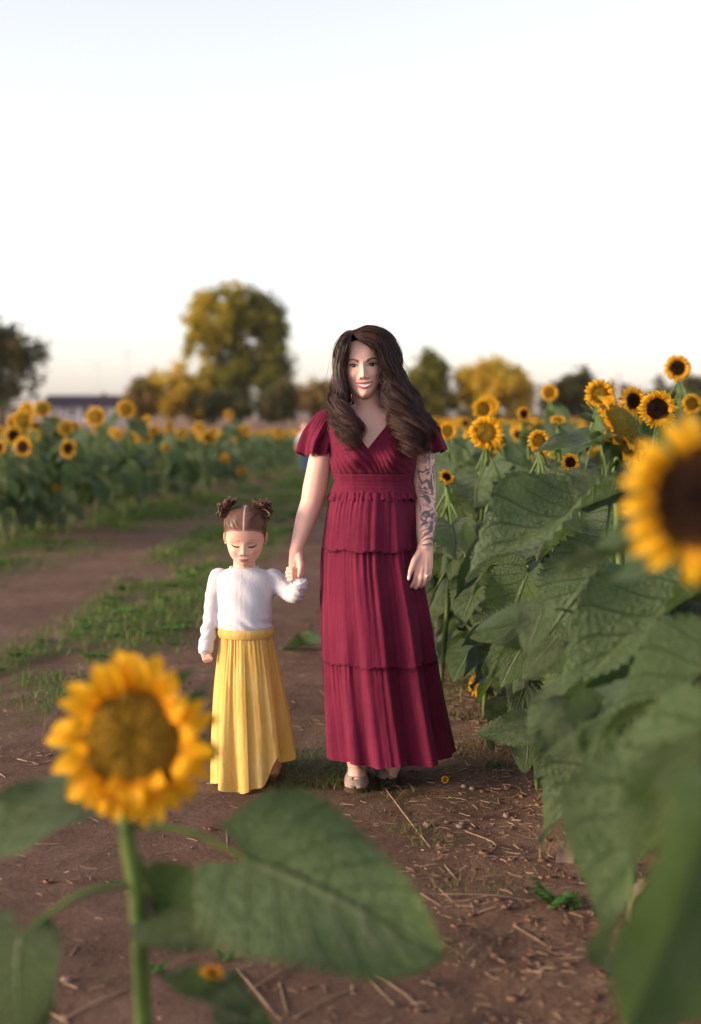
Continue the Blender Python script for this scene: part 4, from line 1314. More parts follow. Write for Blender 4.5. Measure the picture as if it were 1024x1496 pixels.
# fallen leaf on the path, between girl and woman
c = gnd(440, 948)
b0 = gnd(462, 952); b0.z = 0.03; t0 = gnd(410, 946); t0.z = 0.04
o = link('fallen_leaf', LEAF_H[4], None, leaf_matrix(b0, t0, (0, -0.12, 1), 1.0, 0.0))
tag(o, 'fallen green sunflower leaf lying on the path between girl and woman', 'leaf')
b0 = gnd(738, 1078); b0.z = 0.05; t0 = gnd(690, 1085); t0.z = 0.02
o = link('fallen_leaf', LEAF_H[5], None, leaf_matrix(b0, t0, (0, -0.4, 0.9), 1.0, 0.0))
tag(o, 'crumpled grey green leaf on the soil right of the dress hem', 'leaf')

c = gnd(650, 1146); c.z = float(ground_h(c.x, c.y)) + 0.012
fb = thing('fallen_bloom', 'tiny yellow bloom lying on the soil in front of the dress hem', 'flower', c)
link('petal_ring', RING[3], fb, frame_z((-0.3, -0.8, 0.5)) @ Matrix.Scale(0.016, 4))
link('disc', DISC[('olive', 0)], fb, frame_z((-0.3, -0.8, 0.5)) @ Matrix.Scale(0.012, 4))

# feathery green weed in the soil
def weed(px, py, s, n, label):
    c = gnd(px, py); c.z = float(ground_h(c.x, c.y))
    root = thing('weed_plant', label, 'weed', c)
    for k in range(n):
        az = k * 2.4; L = s * pr.uniform(0.6, 1.1)
        d = Vector((math.cos(az), math.sin(az), pr.uniform(0.3, 1.0))).normalized()
        mb = MB()
        mb.add(*tubes(spline([(0, 0, 0), tuple(d * L * 0.5 + Vector((0, 0, 0.01))), tuple(d * L)], 5), np.linspace(0.0022, 0.001, 5), 4), (0.05, 0.11, 0.025))
        for j in range(9):
            f = 0.25 + 0.75 * j / 8
            sd = (-1) ** j
            q = Vector((-d.y, d.x, 0.2)).normalized() * sd
            V, Fq = LS[j % 3]
            m = np.array(leaf_matrix(d * L * f, d * L * f + (q + d * 0.6).normalized() * L * 0.36 * (1.15 - 0.5 * f), (0, -0.4, 0.9), 0.8))
            mb.add(V @ m[:3, :3].T + m[:3, 3], Fq, np.array([0.055, 0.13, 0.028]) * pr.uniform(0.7, 1.3))
        link('frond', mb.mesh('frond', [M_GRASS]), root)
weed(815, 1330, 0.085, 11, 'bright green feathery weed beside the sunflower row')
weed(330, 1402, 0.05, 5, 'tiny pale weed seedling near the side bloom')
weed(722, 1120, 0.05, 6, 'small dark weed at the right of the dress hem')
weed(228, 1420, 0.035, 5, 'tiny weed behind the lone sunflower stem')
# ================================================================== people
def mat_skin():
    m, t, out = nt('skin')
    b = NB(t)
    obj = b.n('ShaderNodeTexCoord').outputs['Object']
    c = b.attr('col').outputs['Color']
    n = b.noise(55, 3, 0.5, obj)
    c = b.mix(b.mapr(n, 0.35, 0.7, 0, 0.14), c, (0.52, 0.20, 0.15))
    ink = b.n('ShaderNodeSeparateColor'); b.set(ink, 0, b.attr('ink').outputs['Color'])
    mp = b.n('ShaderNodeMapping'); b.set(mp, 'Vector', obj); mp.inputs['Rotation'].default_value = (0.3, 0.5, 0.2)
    flow = b.noise(15, 1.5, 0.45, mp.outputs[0], 0.9)
    line = b.math('ABSOLUTE', b.math('SUBTRACT', b.math('FRACT', b.math('MULTIPLY', flow, 6.5)), 0.5))
    big = b.noise(30, 1, 0.5, mp.outputs[0])
    pat = b.math('MAXIMUM', b.mapr(line, 0.10, 0.26, 1, 0), b.math('MULTIPLY', b.mapr(big, 0.52, 0.60, 0, 1), b.mapr(line, 0.2, 0.45, 1, 0.35)))
    f = b.math('MULTIPLY', b.math('MULTIPLY', pat, ink.outputs[0]), 0.85)
    c = b.mix(f, c, (0.040, 0.052, 0.080))
    nrm = b.bump(b.noise(420, 2, 0.5, obj), 0.10, 0.002)
    t.links.new(b.bsdf(c, 0.52, 0.35, nrm, Subsurface_Weight=0.12, Subsurface_Radius=(1.0, 0.35, 0.2), Subsurface_Scale=0.006), out.inputs[0])
    return m

def mat_cloth(name, c0, c1, rough=0.85, weave=700.0, trans=0.0, crease=0.55, sheen=0.06):
    m, t, out = nt(name)
    b = NB(t)
    obj = b.n('ShaderNodeTexCoord').outputs['Object']
    mp = b.n('ShaderNodeMapping'); b.set(mp, 'Vector', obj); mp.inputs['Scale'].default_value = (1, 1, 0.22)
    n = b.noise(38, 5, 0.6, mp.outputs[0])
    n2 = b.noise(9, 3, 0.5, obj)
    fine = b.noise(weave, 2, 0.5, obj)
    c = b.mix(b.mapr(b.math('ADD', b.math('MULTIPLY', n, 0.6), b.math('MULTIPLY', n2, 0.4)), 0.35, 0.65), c0, c1)
    c = b.mix(b.mapr(fine, 0.3, 0.7, 0, 0.25), c, tuple(v * 0.6 for v in c0))
    h = b.math('ADD', b.math('MULTIPLY', n, 0.8), b.math('MULTIPLY', fine, 0.12))
    nrm = b.bump(h, crease, 0.012)
    s = b.bsdf(c, rough, 0.15, nrm, Sheen_Weight=sheen, Sheen_Roughness=0.4)
    if trans:
        add_trans(b, out, s, c, trans, nrm)
    else:
        t.links.new(s, out.inputs[0])
    return m

def mat_hair(name, rough=0.40):
    m, t, out = nt(name)
    b = NB(t)
    c = b.attr('col').outputs['Color']
    t.links.new(b.bsdf(c, rough, 0.35, None, Sheen_Weight=0.0), out.inputs[0])
    return m

M_SKIN = mat_skin()
M_WINE = mat_cloth('wine_cotton', (0.112, 0.0080, 0.029), (0.168, 0.0135, 0.042))
M_WHITE = mat_cloth('white_knit', (0.62, 0.61, 0.67), (0.74, 0.73, 0.78), 0.8, 900, 0.06, 0.5, 0.05)
M_YELLOW = mat_cloth('yellow_gauze', (0.78, 0.48, 0.10), (0.88, 0.63, 0.22), 0.8, 600, 0.22, 0.8, 0.05)
M_HAIR = mat_hair('hair')
M_EYE = mat_simple('eye', (0.95, 0.95, 0.95), (1.05, 1.05, 1.05), 5, 0.4, 0.10, attr='col')
M_SHOE = mat_simple('shoe_suede', (0.30, 0.21, 0.18), (0.38, 0.27, 0.23), 60, 0.85, 0.15, 0.3)
M_DARKSHOE = mat_simple('shoe_brown', (0.06, 0.035, 0.025), (0.09, 0.05, 0.035), 60, 0.7, 0.2, 0.3)
M_CREAM = mat_simple('shoe_cream', (0.55, 0.48, 0.38), (0.65, 0.57, 0.46), 60, 0.7, 0.2, 0.3)
M_SILVER = mat_simple('silver', (0.75, 0.75, 0.78), (0.85, 0.85, 0.88), 5, 0.12, 0.9)
M_NAIL = mat_simple('nail', (0.86, 0.82, 0.82), (0.92, 0.88, 0.88), 5, 0.2, 0.5)
M_GOLDST = mat_simple('earring', (0.8, 0.75, 0.65), (0.9, 0.85, 0.75), 5, 0.12, 0.9)

SKIN_A = np.array([0.76, 0.445, 0.355])
SKIN_C = np.array([0.77, 0.455, 0.360])

def gs(x, c, s):
    return np.exp(-((x - c) / s) ** 2)

ADULT = dict(hw=[.070, .118, .178, .232, .279, .309, .322, .330, .325, .300, .235, .155, .0], fr=[.31, .365, .385, .37, .375, .385, .385, .40, .395, .36, .275, .18, 0],
             ez=.49, ex=.14, bz=.565, nz=.325, nA=1.0, mz=.208, smile=1.0, mw=.128, cz=.355, cA=.032, chin=.028, brow=(.020, .010, .008), lip=(.40, .085, .095), skin=SKIN_A, closed=False, browt=.0175)
CHILD = dict(hw=[.085, .150, .225, .275, .305, .325, .340, .350, .350, .325, .26, .17, .0], fr=[.28, .335, .365, .37, .375, .38, .385, .40, .405, .38, .30, .20, 0],
             ez=.415, ex=.145, bz=.505, nz=.280, nA=0.48, mz=.165, smile=0.0, mw=.084, cz=.27, cA=.035, chin=.022, brow=(.16, .075, .045), lip=(.46, .14, .13), skin=SKIN_C, closed=True, browt=.008)

def head_disp(x, z, p):
    ax = np.abs(x)
    ez, ex, nz, mz = p['ez'], p['ex'], p['nz'], p['mz']
    D = -0.030 * gs(ax, ex, .080) * gs(z, ez + .014, .045) + 0.018 * gs(ax, ex, .048) * gs(z, ez, .030)
    D = D + (.003 if p['closed'] else .012) * gs(ax, ex - .01, .09) * gs(z, p['bz'], .026)
    A = np.interp(z, [nz - .055, nz - .040, nz - .012, nz + .012, nz + .055, nz + .12, ez + .03, ez + .09], [0, .020, .078, .090, .070, .046, .024, .0]) * p['nA']
    sg = np.interp(z, [nz - .03, nz + .01, nz + .10, ez + .05], [.046, .044, .032, .034]) * (1.15 if p['closed'] else 1)
    D = D + A * np.exp(-(x / sg) ** 2)
    D = D + .045 * p['nA'] * gs(ax, .062, .024) * gs(z, nz - .012, .026)
    D = D + p['cA'] * gs(ax, .185, .075) * gs(z, p['cz'], .075)
    D = D + .026 * gs(x, 0, .12) * gs(z, mz + .01, .085)
    zc, g = mouth(x, p)
    win = sstep(p['mw'] * 1.12, p['mw'] * 0.85, ax)
    D = D + win * (.017 * gs(z, zc + g + .013, .012) + .021 * gs(z, zc - g - .017, .015) - .018 * gs(z, zc, .006 + g * 0.8))
    D = D + p['chin'] * gs(x, 0, .075) * gs(z, .055, .05)
    if p['smile']:
        D = D - .006 * gs(ax - .135 + .35 * (z - .26), 0, .016) * gs(z, .265, .06)
    return D

def mouth(x, p):
    zc = p['mz'] + p['smile'] * 2.6 * np.asarray(x) ** 2 - 0.014 * p['smile']
    g = p['smile'] * .023 * np.clip(1 - (np.asarray(x) / (p['mw'] * .95)) ** 2, 0, 1)
    return zc, g

ZT = np.array([0, .035, .10, .18, .28, .38, .48, .58, .70, .80, .91, .965, 1.0])
BK = np.array([.03, .06, .10, .16, .27, .35, .41, .44, .435, .39, .28, .18, 0])

def head_tab(p):
    T = np.stack([ZT, p['hw'], p['fr'], BK], -1)
    return spline(T, 400)

def front_y(x, z, p, tab=None):
    tab = head_tab(p) if tab is None else tab
    hw = np.interp(z, tab[:, 0], tab[:, 1]); fr = np.interp(z, tab[:, 0], tab[:, 2])
    c = np.clip(np.abs(x) / hw, 0, 0.98) ** (1 / 0.86)
    return -(fr * np.sqrt(1 - c ** 2) ** 0.86) - head_disp(x, z, p)

def head_mesh(p, rows=150, cols=270):
    tab = head_tab(p)
    zz = np.linspace(0, 1, rows) ** 1.0
    zz = np.concatenate([zz[:-1], [0.9995]])
    hw = np.interp(zz, tab[:, 0], tab[:, 1])[:, None]; fr = np.interp(zz, tab[:, 0], tab[:, 2])[:, None]; bk = np.interp(zz, tab[:, 0], tab[:, 3])[:, None]
    u = np.arange(cols) / cols
    a = 2 * np.pi * u
    a = (a + 0.45 * np.sin(2 * a) * 0.0)[None, :]
    ca, sa = np.cos(a), np.sin(a)
    x = hw * np.sign(ca) * np.abs(ca) ** 0.86
    y = np.where(sa < 0, -fr * np.abs(sa) ** 0.86, bk * np.abs(sa))
    z = zz[:, None] + 0 * a
    w = sstep(0.02, 0.45, -sa) * sstep(1.0, .80, z)
    y = y - head_disp(x, z, p) * w
    V = np.stack([x, y, z], -1).reshape(-1, 3)
    Fc = grid_f(rows, cols, True)
    X, Y, Z = V.T
    ax = np.abs(X)
    fm = (w + 0 * z).reshape(-1)
    C = np.tile(p['skin'], (len(V), 1))
    def paint(mask, col):
        nonlocal C
        mk = np.clip(mask * fm, 0, 1)[:, None]
        C = C * (1 - mk) + np.array(col) * mk
    paint(.45 * gs(ax, .19, .075) * gs(Z, p['cz'] + .01, .07), (.62, .24, .20))
    paint(.30 * gs(X, 0, .05) * gs(Z, p['nz'], .03), (.60, .24, .20))
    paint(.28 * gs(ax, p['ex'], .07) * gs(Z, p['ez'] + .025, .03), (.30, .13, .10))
    zc, g = mouth(X, p)
    win = sstep(p['mw'] * 1.08, p['mw'] * 0.92, ax)
    up = sstep(zc + g + .030, zc + g + .020, Z) * sstep(zc + g - .006, zc + g, Z)
    lo = sstep(zc - g - .042, zc - g - .030, Z) * sstep(zc - g + .006, zc - g, Z)
    taper = np.clip(1.15 - (ax / p['mw']) ** 2, 0, 1)
    paint(win * np.maximum(up, lo) * taper * 0.95, p['lip'])
    if p['smile']:
        paint(win * sstep(g * 1.05, g * .9, np.abs(Z - zc)) * (g > .004), (.80, .77, .74))
        paint(win * .85 * gs(Z, zc + g, .0045), (.16, .045, .045))
        paint(.9 * gs(ax, p['mw'] * 0.98, .010) * gs(Z, zc, .008), (.14, .05, .045))
        paint(.28 * gs(ax - .135 + .35 * (Z - .26), 0, .012) * gs(Z, .265, .05), (.34, .13, .10))
    else:
        paint(win * .95 * gs(Z, zc, .0075), (.14, .045, .04))
    paint((.7 if p['closed'] else .85) * gs(ax, .034, .011) * gs(Z, p['nz'] - .036, .008), (.16, .05, .045))
    # brows
    t = (ax - .062) / .165
    zb = p['bz'] + .030 * np.sin(np.clip(t, 0, 1) * 2.5) - .010 + (-.012 * t + .006 if p['closed'] else .012 * t)
    th = p['browt'] * (1.15 - .75 * np.clip(t, 0, 1))
    paint(sstep(1.7, .7, np.abs(Z - zb) / th) * sstep(-.06, .06, t) * sstep(1.05, .9, t) * (.38 if p['closed'] else .9), p['brow'])
    return V, Fc, C, tab

def eye_patch(p, sx, tab):
    """almond eye that bulges from the socket; returns eye and lash meshes (head units)"""
    nu, nv = 33, 17
    s = np.linspace(-1, 1, nu)[:, None]; t = np.linspace(-1, 1, nv)[None, :]
    hwid = .072
    upc = (.030 if not p['closed'] else .010) * (1 - np.abs(s) ** 2.2); loc = (-.017 if not p['closed'] else -.016) * (1 - np.abs(s) ** 2.0)
    if p['closed']:
        upc = -.002 - .008 * (1 - s ** 2); loc = -.010 - .019 * (1 - s ** 2)
    z = p['ez'] + .006 * s * 1.0 + (upc + loc) / 2 + (upc - loc) / 2 * t
    x = sx * (p['ex'] + hwid * s + 0 * t)
    y = front_y(x, z, p, tab) - .0035 * (1 - s ** 2) - .0012
    V = np.stack(np.broadcast_arrays(x, y, z), -1).reshape(-1, 3)
    r = np.hypot(V[:, 0] - sx * (p['ex']), V[:, 2] - p['ez'] - .003)
    C = np.tile(np.array([.42, .40, .40]), (len(V), 1))
    if p['closed']:
        C[:] = (.045, .022, .018)
    else:
        C[r < .030] = (.022, .010, .006)
        C[r < .0125] = (.006, .005, .005)
        hl = np.hypot(V[:, 0] - sx * p['ex'] + .008, V[:, 2] - p['ez'] - .012) < .0048
        C[hl] = (.9, .9, .9)  # white catchlight painted into the eye colour
    Fq = grid_f(nu, nv)
    if sx < 0:
        Fq = Fq[:, ::-1]
    # lash line along the upper lid
    q = np.linspace(-1.02, 1.12, 26)
    uc = upc[:, 0] if not p['closed'] else loc[:, 0]
    zl = p['ez'] + .006 * q + np.interp(np.clip(q, -1, 1), s[:, 0], uc) + (.002 if not p['closed'] else 0) + np.where(q > 0.8, .010 * (q - .8), 0)
    xl = sx * (p['ex'] + hwid * q)
    yl = front_y(xl, zl, p, tab) - .0045
    P = np.stack([xl, yl, zl], -1)
    L = tubes(P, np.interp(q, [-1.02, -.5, .5, 1.12], [.0018, .0052, .0065, .0016]) * (1.7 if not p['closed'] else 1.5), 6)
    # fold above the eye
    return (V, Fq, C), L

def xf(V, M):
    M = np.array(M)
    return V @ M[:3, :3].T + M[:3, 3]

def hair_region(V, p, lift=0.0):
    ph = np.degrees(np.arctan2(np.abs(V[:, 0]), -V[:, 1]))
    zl = np.interp(ph, [0, 25, 45, 62, 75, 90, 120, 180], p.get('hl', [.83, .825, .79, .69, .52, .40, .16, .10]))
    return V[:, 2] > zl + lift

def add_head(root, body_parts, p, h, M):
    """M maps head units to the person's frame"""
    V, Fc, C, tab = head_mesh(p)
    Mh = np.array(M) @ np.diag([h, h, h, 1])
    body_parts.append((xf(V, Mh), Fc, C))
    for sx in (-1, 1):
        (Ve, Fe, Ce), (Vl, Fl) = eye_patch(p, sx, tab)
        e = link('eye', mk_mesh('eye', xf(Ve, Mh), Fe, [M_EYE], True, Ce), root)
        link('eyelash', mk_mesh('eyelash', xf(Vl, Mh), Fl, [M_HAIR], True, np.tile(np.array([.012, .008, .007]) if not p['closed'] else np.array([.025, .012, .010]), (len(Vl), 1))), e)
    return V, Fc, Mh

def scalp(root_hair, V, Fc, Mh, p, col, grow=1.03):
    keep = hair_region(V, p)
    Fk = Fc[keep[Fc].all(1)]
    c = np.array([0, 0.03, .55])
    Vs = (V - c) * grow + c
    used = np.unique(Fk)
    mp = -np.ones(len(V), int); mp[used] = np.arange(len(used))
    return xf(Vs[used], Mh), mp[Fk], Vs[used]

def finish_body(root, parts, ink=None):
    V = np.concatenate([q[0] for q in parts])
    Fl, n = [], 0
    for q in parts:
        Fl.extend((np.asarray(q[1]) + n).tolist() if isinstance(q[1], np.ndarray) else [[i + n for i in f] for f in q[1]])
        n += len(q[0])
    C = np.concatenate([q[2] for q in parts])
    me = mk_mesh('body', V, Fl, [M_SKIN], True, C)
    set_attr(me, 'ink', np.zeros((len(V), 3)) if ink is None else ink(V))
    return link('body', me, root)

# ------------------------------------------------------------------ the woman
YW = 5.12
rw = at(556, 1130, YW); rw.z = 0
woman = thing('person', 'smiling person with long dark wavy hair in a tiered wine red maxi dress', 'person', rw)
def W(px, py, dy=0.0):
    return np.array(at(px, py, YW + dy) - rw)
def wz(py):
    return float(W(556, py)[2])
def wx(px):
    return float(W(px, 740)[0])

TL = [(590, 540, .030, .030, .045), (604, 543, .080, .056, .075), (613, 544, .140, .070, .088), (624, 545, .162, .084, .095), (642, 545, .158, .096, .100), (660, 545, .150, .104, .100),
      (676, 545, .148, .106, .096), (690, 545, .142, .100, .090), (705, 545, .134, .094, .086), (722, 545, .146, .100, .092), (760, 543, .142, .100, .105), (820, 546, .140, .105, .11), (880, 550, .12, .09, .10)]
TT = spline(np.array([(wz(a), wx(b), c, d, e) for a, b, c, d, e in TL])[::-1], 300)
def torso(z, a, off=0.0):
    """z, a arrays -> points on the torso"""
    cx, hw, fr, bk = [np.interp(z, TT[:, 0], TT[:, i]) for i in range(1, 5)]
    ca, sa = np.cos(a), np.sin(a)
    x = (hw + off) * np.sign(ca) * np.abs(ca) ** 0.9
    y = np.where(sa < 0, -(fr + off) * np.abs(sa) ** 0.9, (bk + off) * np.abs(sa))
    zb = wz(668)
    f = sstep(0.0, 0.5, -sa)
    y = y - f * .034 * (gs(x, .070, .050) + gs(x, -.070, .050)) * np.exp(-((z - zb) / np.where(z > zb, .060, .036)) ** 2)
    return np.stack([x + cx, y, z + 0 * a], -1)

mb = MB()
zs = np.linspace(TT[0, 0], TT[-1, 0], 60)
a48 = (np.arange(64) / 64 * 2 * np.pi)[None]
Vt = torso(zs[:, None] + 0 * a48, a48 + 0 * zs[:, None]).reshape(-1, 3)
Ft = grid_f(60, 64, True).tolist(); Ft.append(list(range(64))[::-1]); Ft.append([59 * 64 + i for i in range(64)])
mb.add(Vt, Ft)
chain(mb, [W(543, 612, .018), W(538, 590, .010), W(534, 570, .012)], [.055, .048, .050], 20)
chain(mb, [W(541, 600, .03), W(505, 612, .02), W(484, 622, .012)], [.042, .040, .046])
chain(mb, [W(543, 600, .03), W(580, 611, .02), W(606, 620, .012)], [.042, .040, .046])
# collarbones
chain(mb, [W(536, 612, -.052), W(505, 612, -.035)], [.007, .008], 8)
chain(mb, [W(548, 612, -.052), W(580, 610, -.035)], [.007, .008], 8)
# right arm (towards the girl)
chain(mb, [W(480, 624, .012), W(469, 668, .012), W(460, 715, .016), W(456, 733, .016), W(447, 758, -.004), W(435, 796, -.040), W(432.5, 806, -.045)],
      [.049, .043, .045, .041, .038, .0255, .0245], 30)
hR = [W(433, 804, -.046)]
for k, (x, y, d) in enumerate([(426, 826, -.062), (430, 828, -.066), (434.5, 829, -.064), (438, 827, -.058)]):
    chain(mb, [hR[0] + np.array([(k - 1.5) * .007, 0, 0]), W(x, y, d)], [.016, .0115], 10)
for k, (p0, p1, p2) in enumerate([((426, 826, -.062), (424.5, 838, -.060), (427, 846, -.050)), ((430, 828, -.066), (428.5, 842, -.064), (430, 851, -.052)), ((434.5, 829, -.064), (433.5, 844, -.062), (434, 852, -.052))]):
    chain(mb, [W(*p0), W(*p1), W(*p2)], [.0105, .0092, .0075], 10)
chain(mb, [W(437, 812, -.062), W(439.5, 826, -.080), W(438.5, 834, -.086), W(437, 841, -.086)], [.0135, .0120, .0102, .0078], 10)
# left arm with the tattoo
chain(mb, [W(608, 624, .012), W(617, 668, .010), W(620.5, 715, .000), W(621.5, 738, -.012), W(622.5, 765, -.055), W(622, 792, -.098), W(621.5, 800, -.107)],
      [.049, .044, .041, .039, .036, .0265, .0255], 30)
K = [(610, 829, -.136), (616, 832, -.140), (622.5, 832, -.138), (628, 829, -.130)]
for k, q in enumerate(K):
    chain(mb, [W(621 + (k - 1.5) * 3.4, 800, -.110), W(*q)], [.0165, .0118], 12)
for pts, rr in [([K[0], (607.5, 841, -.144), (605.5, 850, -.138), (600.5, 857, -.132)], [.0108, .0092, .0084, .0068]),
                ([K[1], (614.5, 845, -.148), (612.5, 854, -.138), (607.5, 859, -.128)], [.0108, .0092, .0084, .0068]),
                ([K[2], (621.5, 845, -.146), (619.5, 853, -.135), (615.5, 857, -.124)], [.0104, .0090, .0080, .0066]),
                ([K[3], (627.5, 840, -.138), (626.5, 847, -.128), (623.5, 851, -.118)], [.0095, .0080, .0072, .0060])]:
    chain(mb, [W(*q) for q in pts], rr, 10)
chain(mb, [W(614, 806, -.118), W(605.5, 819, -.142), (W(600.5, 832, -.152)), W(597.5, 842, -.154)], [.0150, .0122, .0100, .0074], 10)
# legs and feet
for (hx, kx, fx, dk, df) in [(524, 520, 521, -.03, -.09), (570, 578, 572, .02, .03)]:
    an = W(fx, 1105, df + .06); an[2] = .085
    chain(mb, [W(hx, 820, .01), W(kx, 960, dk), an], [.072, .055, .036])
    toe = an.copy(); toe[1] -= .070; toe[2] = .036
    chain(mb, [an - np.array([0, -.03, .03]), an - np.array([0, .05, .03]), toe], [.034, .032, .020])
Vb, Fb = remesh(np.concatenate(mb.V), mb.F, .0033, 3, .5)
Cb = np.tile(SKIN_A, (len(Vb), 1))
parts = [(Vb, Fb, Cb)]
hW = .232
R = Matrix.Rotation(math.radians(-3.5), 4, 'Y') @ Matrix.Rotation(math.radians(-2), 4, 'X')
org = Vector(W(533, 581.5, -.075)) - R.to_3x3() @ Vector((0, -.34 * hW, 0.0))
MH = Matrix.Translation(org) @ R
HV, HF, HM = add_head(woman, parts, ADULT, hW, MH)
zi0, zi1 = wz(650), wz(793)
xa = wx(600)
def ink(V):
    m = (V[:, 0] > xa) * sstep(zi1 - .004, zi1 + .004, V[:, 2]) * sstep(zi0, zi0 - .02, V[:, 2])
    ctr = np.interp(V[:, 2], [wz(800), wz(738), wz(668)], [wx(622), wx(621.5), wx(617)])
    m = m * sstep(-.030, -.016, V[:, 0] - ctr + 0.3 * (V[:, 1] + .02) * 0)
    return np.stack([m, m, m], -1)
body = finish_body(woman, parts, ink)

# --- dress
dress = None
rgd = np.random.RandomState(3)
def vneck_cut(P):
    """True where the wrap neckline leaves the skin bare"""
    zt, zb = wz(603), wz(656)
    xl = np.interp(P[:, 2], [zb, zt], [wx(537), wx(497)]); xr = np.interp(P[:, 2], [zb, zt], [wx(537), wx(580)])
    fr = (P[:, 1] < .02) & (P[:, 2] > zb) & (P[:, 0] > xl) & (P[:, 0] < xr)
    bkk = (P[:, 1] >= .02) & (P[:, 2] > wz(604))
    nk = (P[:, 2] > wz(611)) & (P[:, 0] > wx(499)) & (P[:, 0] < wx(580))
    return fr | bkk | nk
nz_, na_ = 150, 320
zz = np.linspace(wz(728), wz(603), nz_)[:, None]
aa = (np.arange(na_) / na_ * 2 * np.pi)[None]
P = torso(zz + 0 * aa, aa + 0 * zz, .006)
X, Y, Z = P[..., 0], P[..., 1], P[..., 2]
front = sstep(0, .06, -Y)
# crossing edge of the wrap and the gathers that run into it
ln = lambda x, z, x0, z0, x1, z1: ((x - x0) * (z1 - z0) - (z - z0) * (x1 - x0)) / math.hypot(x1 - x0, z1 - z0)
dl = ln(X, Z, wx(523), wz(640), wx(570), wz(686))
over = sstep(.004, -.002, dl) * sstep(wz(694), wz(686), Z)
push = .0045 * over
gath = np.sin((X * 0.8 + (Z - wz(690)) * 0.55) * 330 + 3 * np.sin(X * 40)) * sstep(wz(640), wz(676), Z) * sstep(wz(692), wz(686), Z)
gath = gath * (.0022) + .0016 * np.sin((X + .9 * (Z)) * 240) * sstep(wz(692), wz(680), Z) * gs(dl, .03, .03)
band = -.006 * gs(Z, wz(690.5), .0035) + .0022 * sstep(wz(692), wz(694), Z) * 0
wrk = .0012 * np.sin(Z * 400 + 8 * X) * sstep(wz(690), wz(700), Z) * 0.5
P[..., 1] -= front * (push + gath * sstep(wz(692), wz(688), -0 + Z) + band + wrk)
Vd = P.reshape(-1, 3)
cut = vneck_cut(Vd)
Fd = grid_f(nz_, na_, True)
# rim follows the neckline: pull the cut vertices' faces out
Fd = Fd[~cut[Fd].any(1)]
bod = link('dress', mk_mesh('dress', Vd, Fd, [M_WINE]), woman)
bod['label'] = 'wine red wrap bodice with gathered bust'
dress = bod
so = bod.modifiers.new('thick', 'SOLIDIFY'); so.thickness = .003; so.offset = 1
# neckline binding
def edge_tube(pts, r):
    Q = []
    for px, py in pts:
        z = wz(py); x = wx(px)
        aa_ = np.linspace(-math.pi + .02, -.02, 400)
        T_ = torso(np.full(400, z), aa_, .0085)
        Q.append(T_[np.argmin(np.abs(T_[:, 0] - x))])
    return tubes(spline(Q, 40), r, 8)
link('neckline', mk_mesh('neckline', *edge_tube([(580, 603), (571, 614), (561, 626), (549, 641), (537, 656)], .0030), [M_WINE]), dress)
link('neckline', mk_mesh('neckline', *edge_tube([(497, 603), (508, 617), (520, 633), (530, 647), (537, 656), (550, 668), (563, 680), (569, 687)], .0030), [M_WINE]), dress)

PROF = [(712, 486, 604, .118), (745, 477, 608, .135), (806, 469, 612, .165), (860, 467, 622, .185), (915, 468, 632, .200), (975, 470, 640, .212), (1050, 475, 653, .226), (1122, 481, 667, .240)]
PR = spline(np.array([(wz(a), (wx(b) + wx(c)) / 2, (wx(c) - wx(b)) / 2 - .006, d) for a, b, c, d in PROF])[::-1], 200)
def wzf(py):
    d = float(np.interp(wz(py), PR[:, 0], PR[:, 3]))
    return float(W(556, py, -d)[2])
fold_k = [(7, .9, .3), (9, 1.0, 2.1), (11, .8, 4.0), (14, .7, 1.0), (17, .5, 5.0)]
def pleats(a, t, kc, n=9):
    """uneven gathers: frequencies drift round the ring and the folds wander as they fall"""
    rp = np.random.RandomState(kc)
    out = 0
    for i in range(n):
        k = int(kc * (.55 + .9 * rp.rand()))
        out = out + (.5 + rp.rand()) * np.cos(k * a + rp.rand() * 6.28 + (1.6 * rp.rand() - .8) * t + 1.2 * np.sin(rp.randint(2, 6) * a + rp.rand() * 6))
    out = out / math.sqrt(n) / .75
    return np.tanh(out * 1.1) * (.55 + .45 * np.cos(rp.randint(3, 6) * a + rp.rand() * 6))
def tier(name, p0, p1, khi, alo0, alo1, ahi, label, flare=0.0):
    nz, na = 66, 440
    z = np.linspace(wzf(p0), wzf(p1), nz)[:, None]
    a = (np.arange(na) / na * 2 * np.pi)[None]
    t = np.linspace(0, 1, nz)[:, None]
    cx = np.interp(z, PR[:, 0], PR[:, 1]); hw = np.interp(z, PR[:, 0], PR[:, 2]); dp = np.interp(z, PR[:, 0], PR[:, 3])
    ph = 0.5 * (z - wz(900))
    g = np.clip((wz(720) - z) / (wz(720) - wz(1120)), 0, 1)          # 0 at the waist, 1 at the hem
    f = sum(am * np.cos(k * a + q + ph * (k % 5 - 2) * 1.4) for k, am, q in fold_k) / 2.2
    f = np.sign(f) * np.abs(f) ** 0.8
    fh = pleats(a, t, khi)
    fm_ = pleats(a, 3 * g, 26)
    r = (.003 + .024 * g) * f + (.0026 + .0034 * g) * fm_ + ahi * fh * (np.exp(-t * 4) * .8 + .15 * (1 - t))
    r = r + flare * t ** 0.5
    x = cx + (hw + r) * np.cos(a)
    y = (dp + r) * np.sin(a) - .015 * t
    zz = z + .004 * np.cos(9 * a + 1) * t + 0 * a
    V = np.stack(np.broadcast_arrays(x, y, zz), -1).reshape(-1, 3)
    o = link(name, mk_mesh(name, V, grid_f(nz, na, True)[:, ::-1], [M_WINE]), dress)
    return V.reshape(nz, na, 3)
T1 = tier('skirt_tier', 720, 806, 44, .004, .011, .0045, '')
T2 = tier('skirt_tier', 805, 975, 52, .009, .021, .0046, '', .001)
T3 = tier('skirt_tier', 974, 1121, 56, .014, .028, .0046, '', .001)
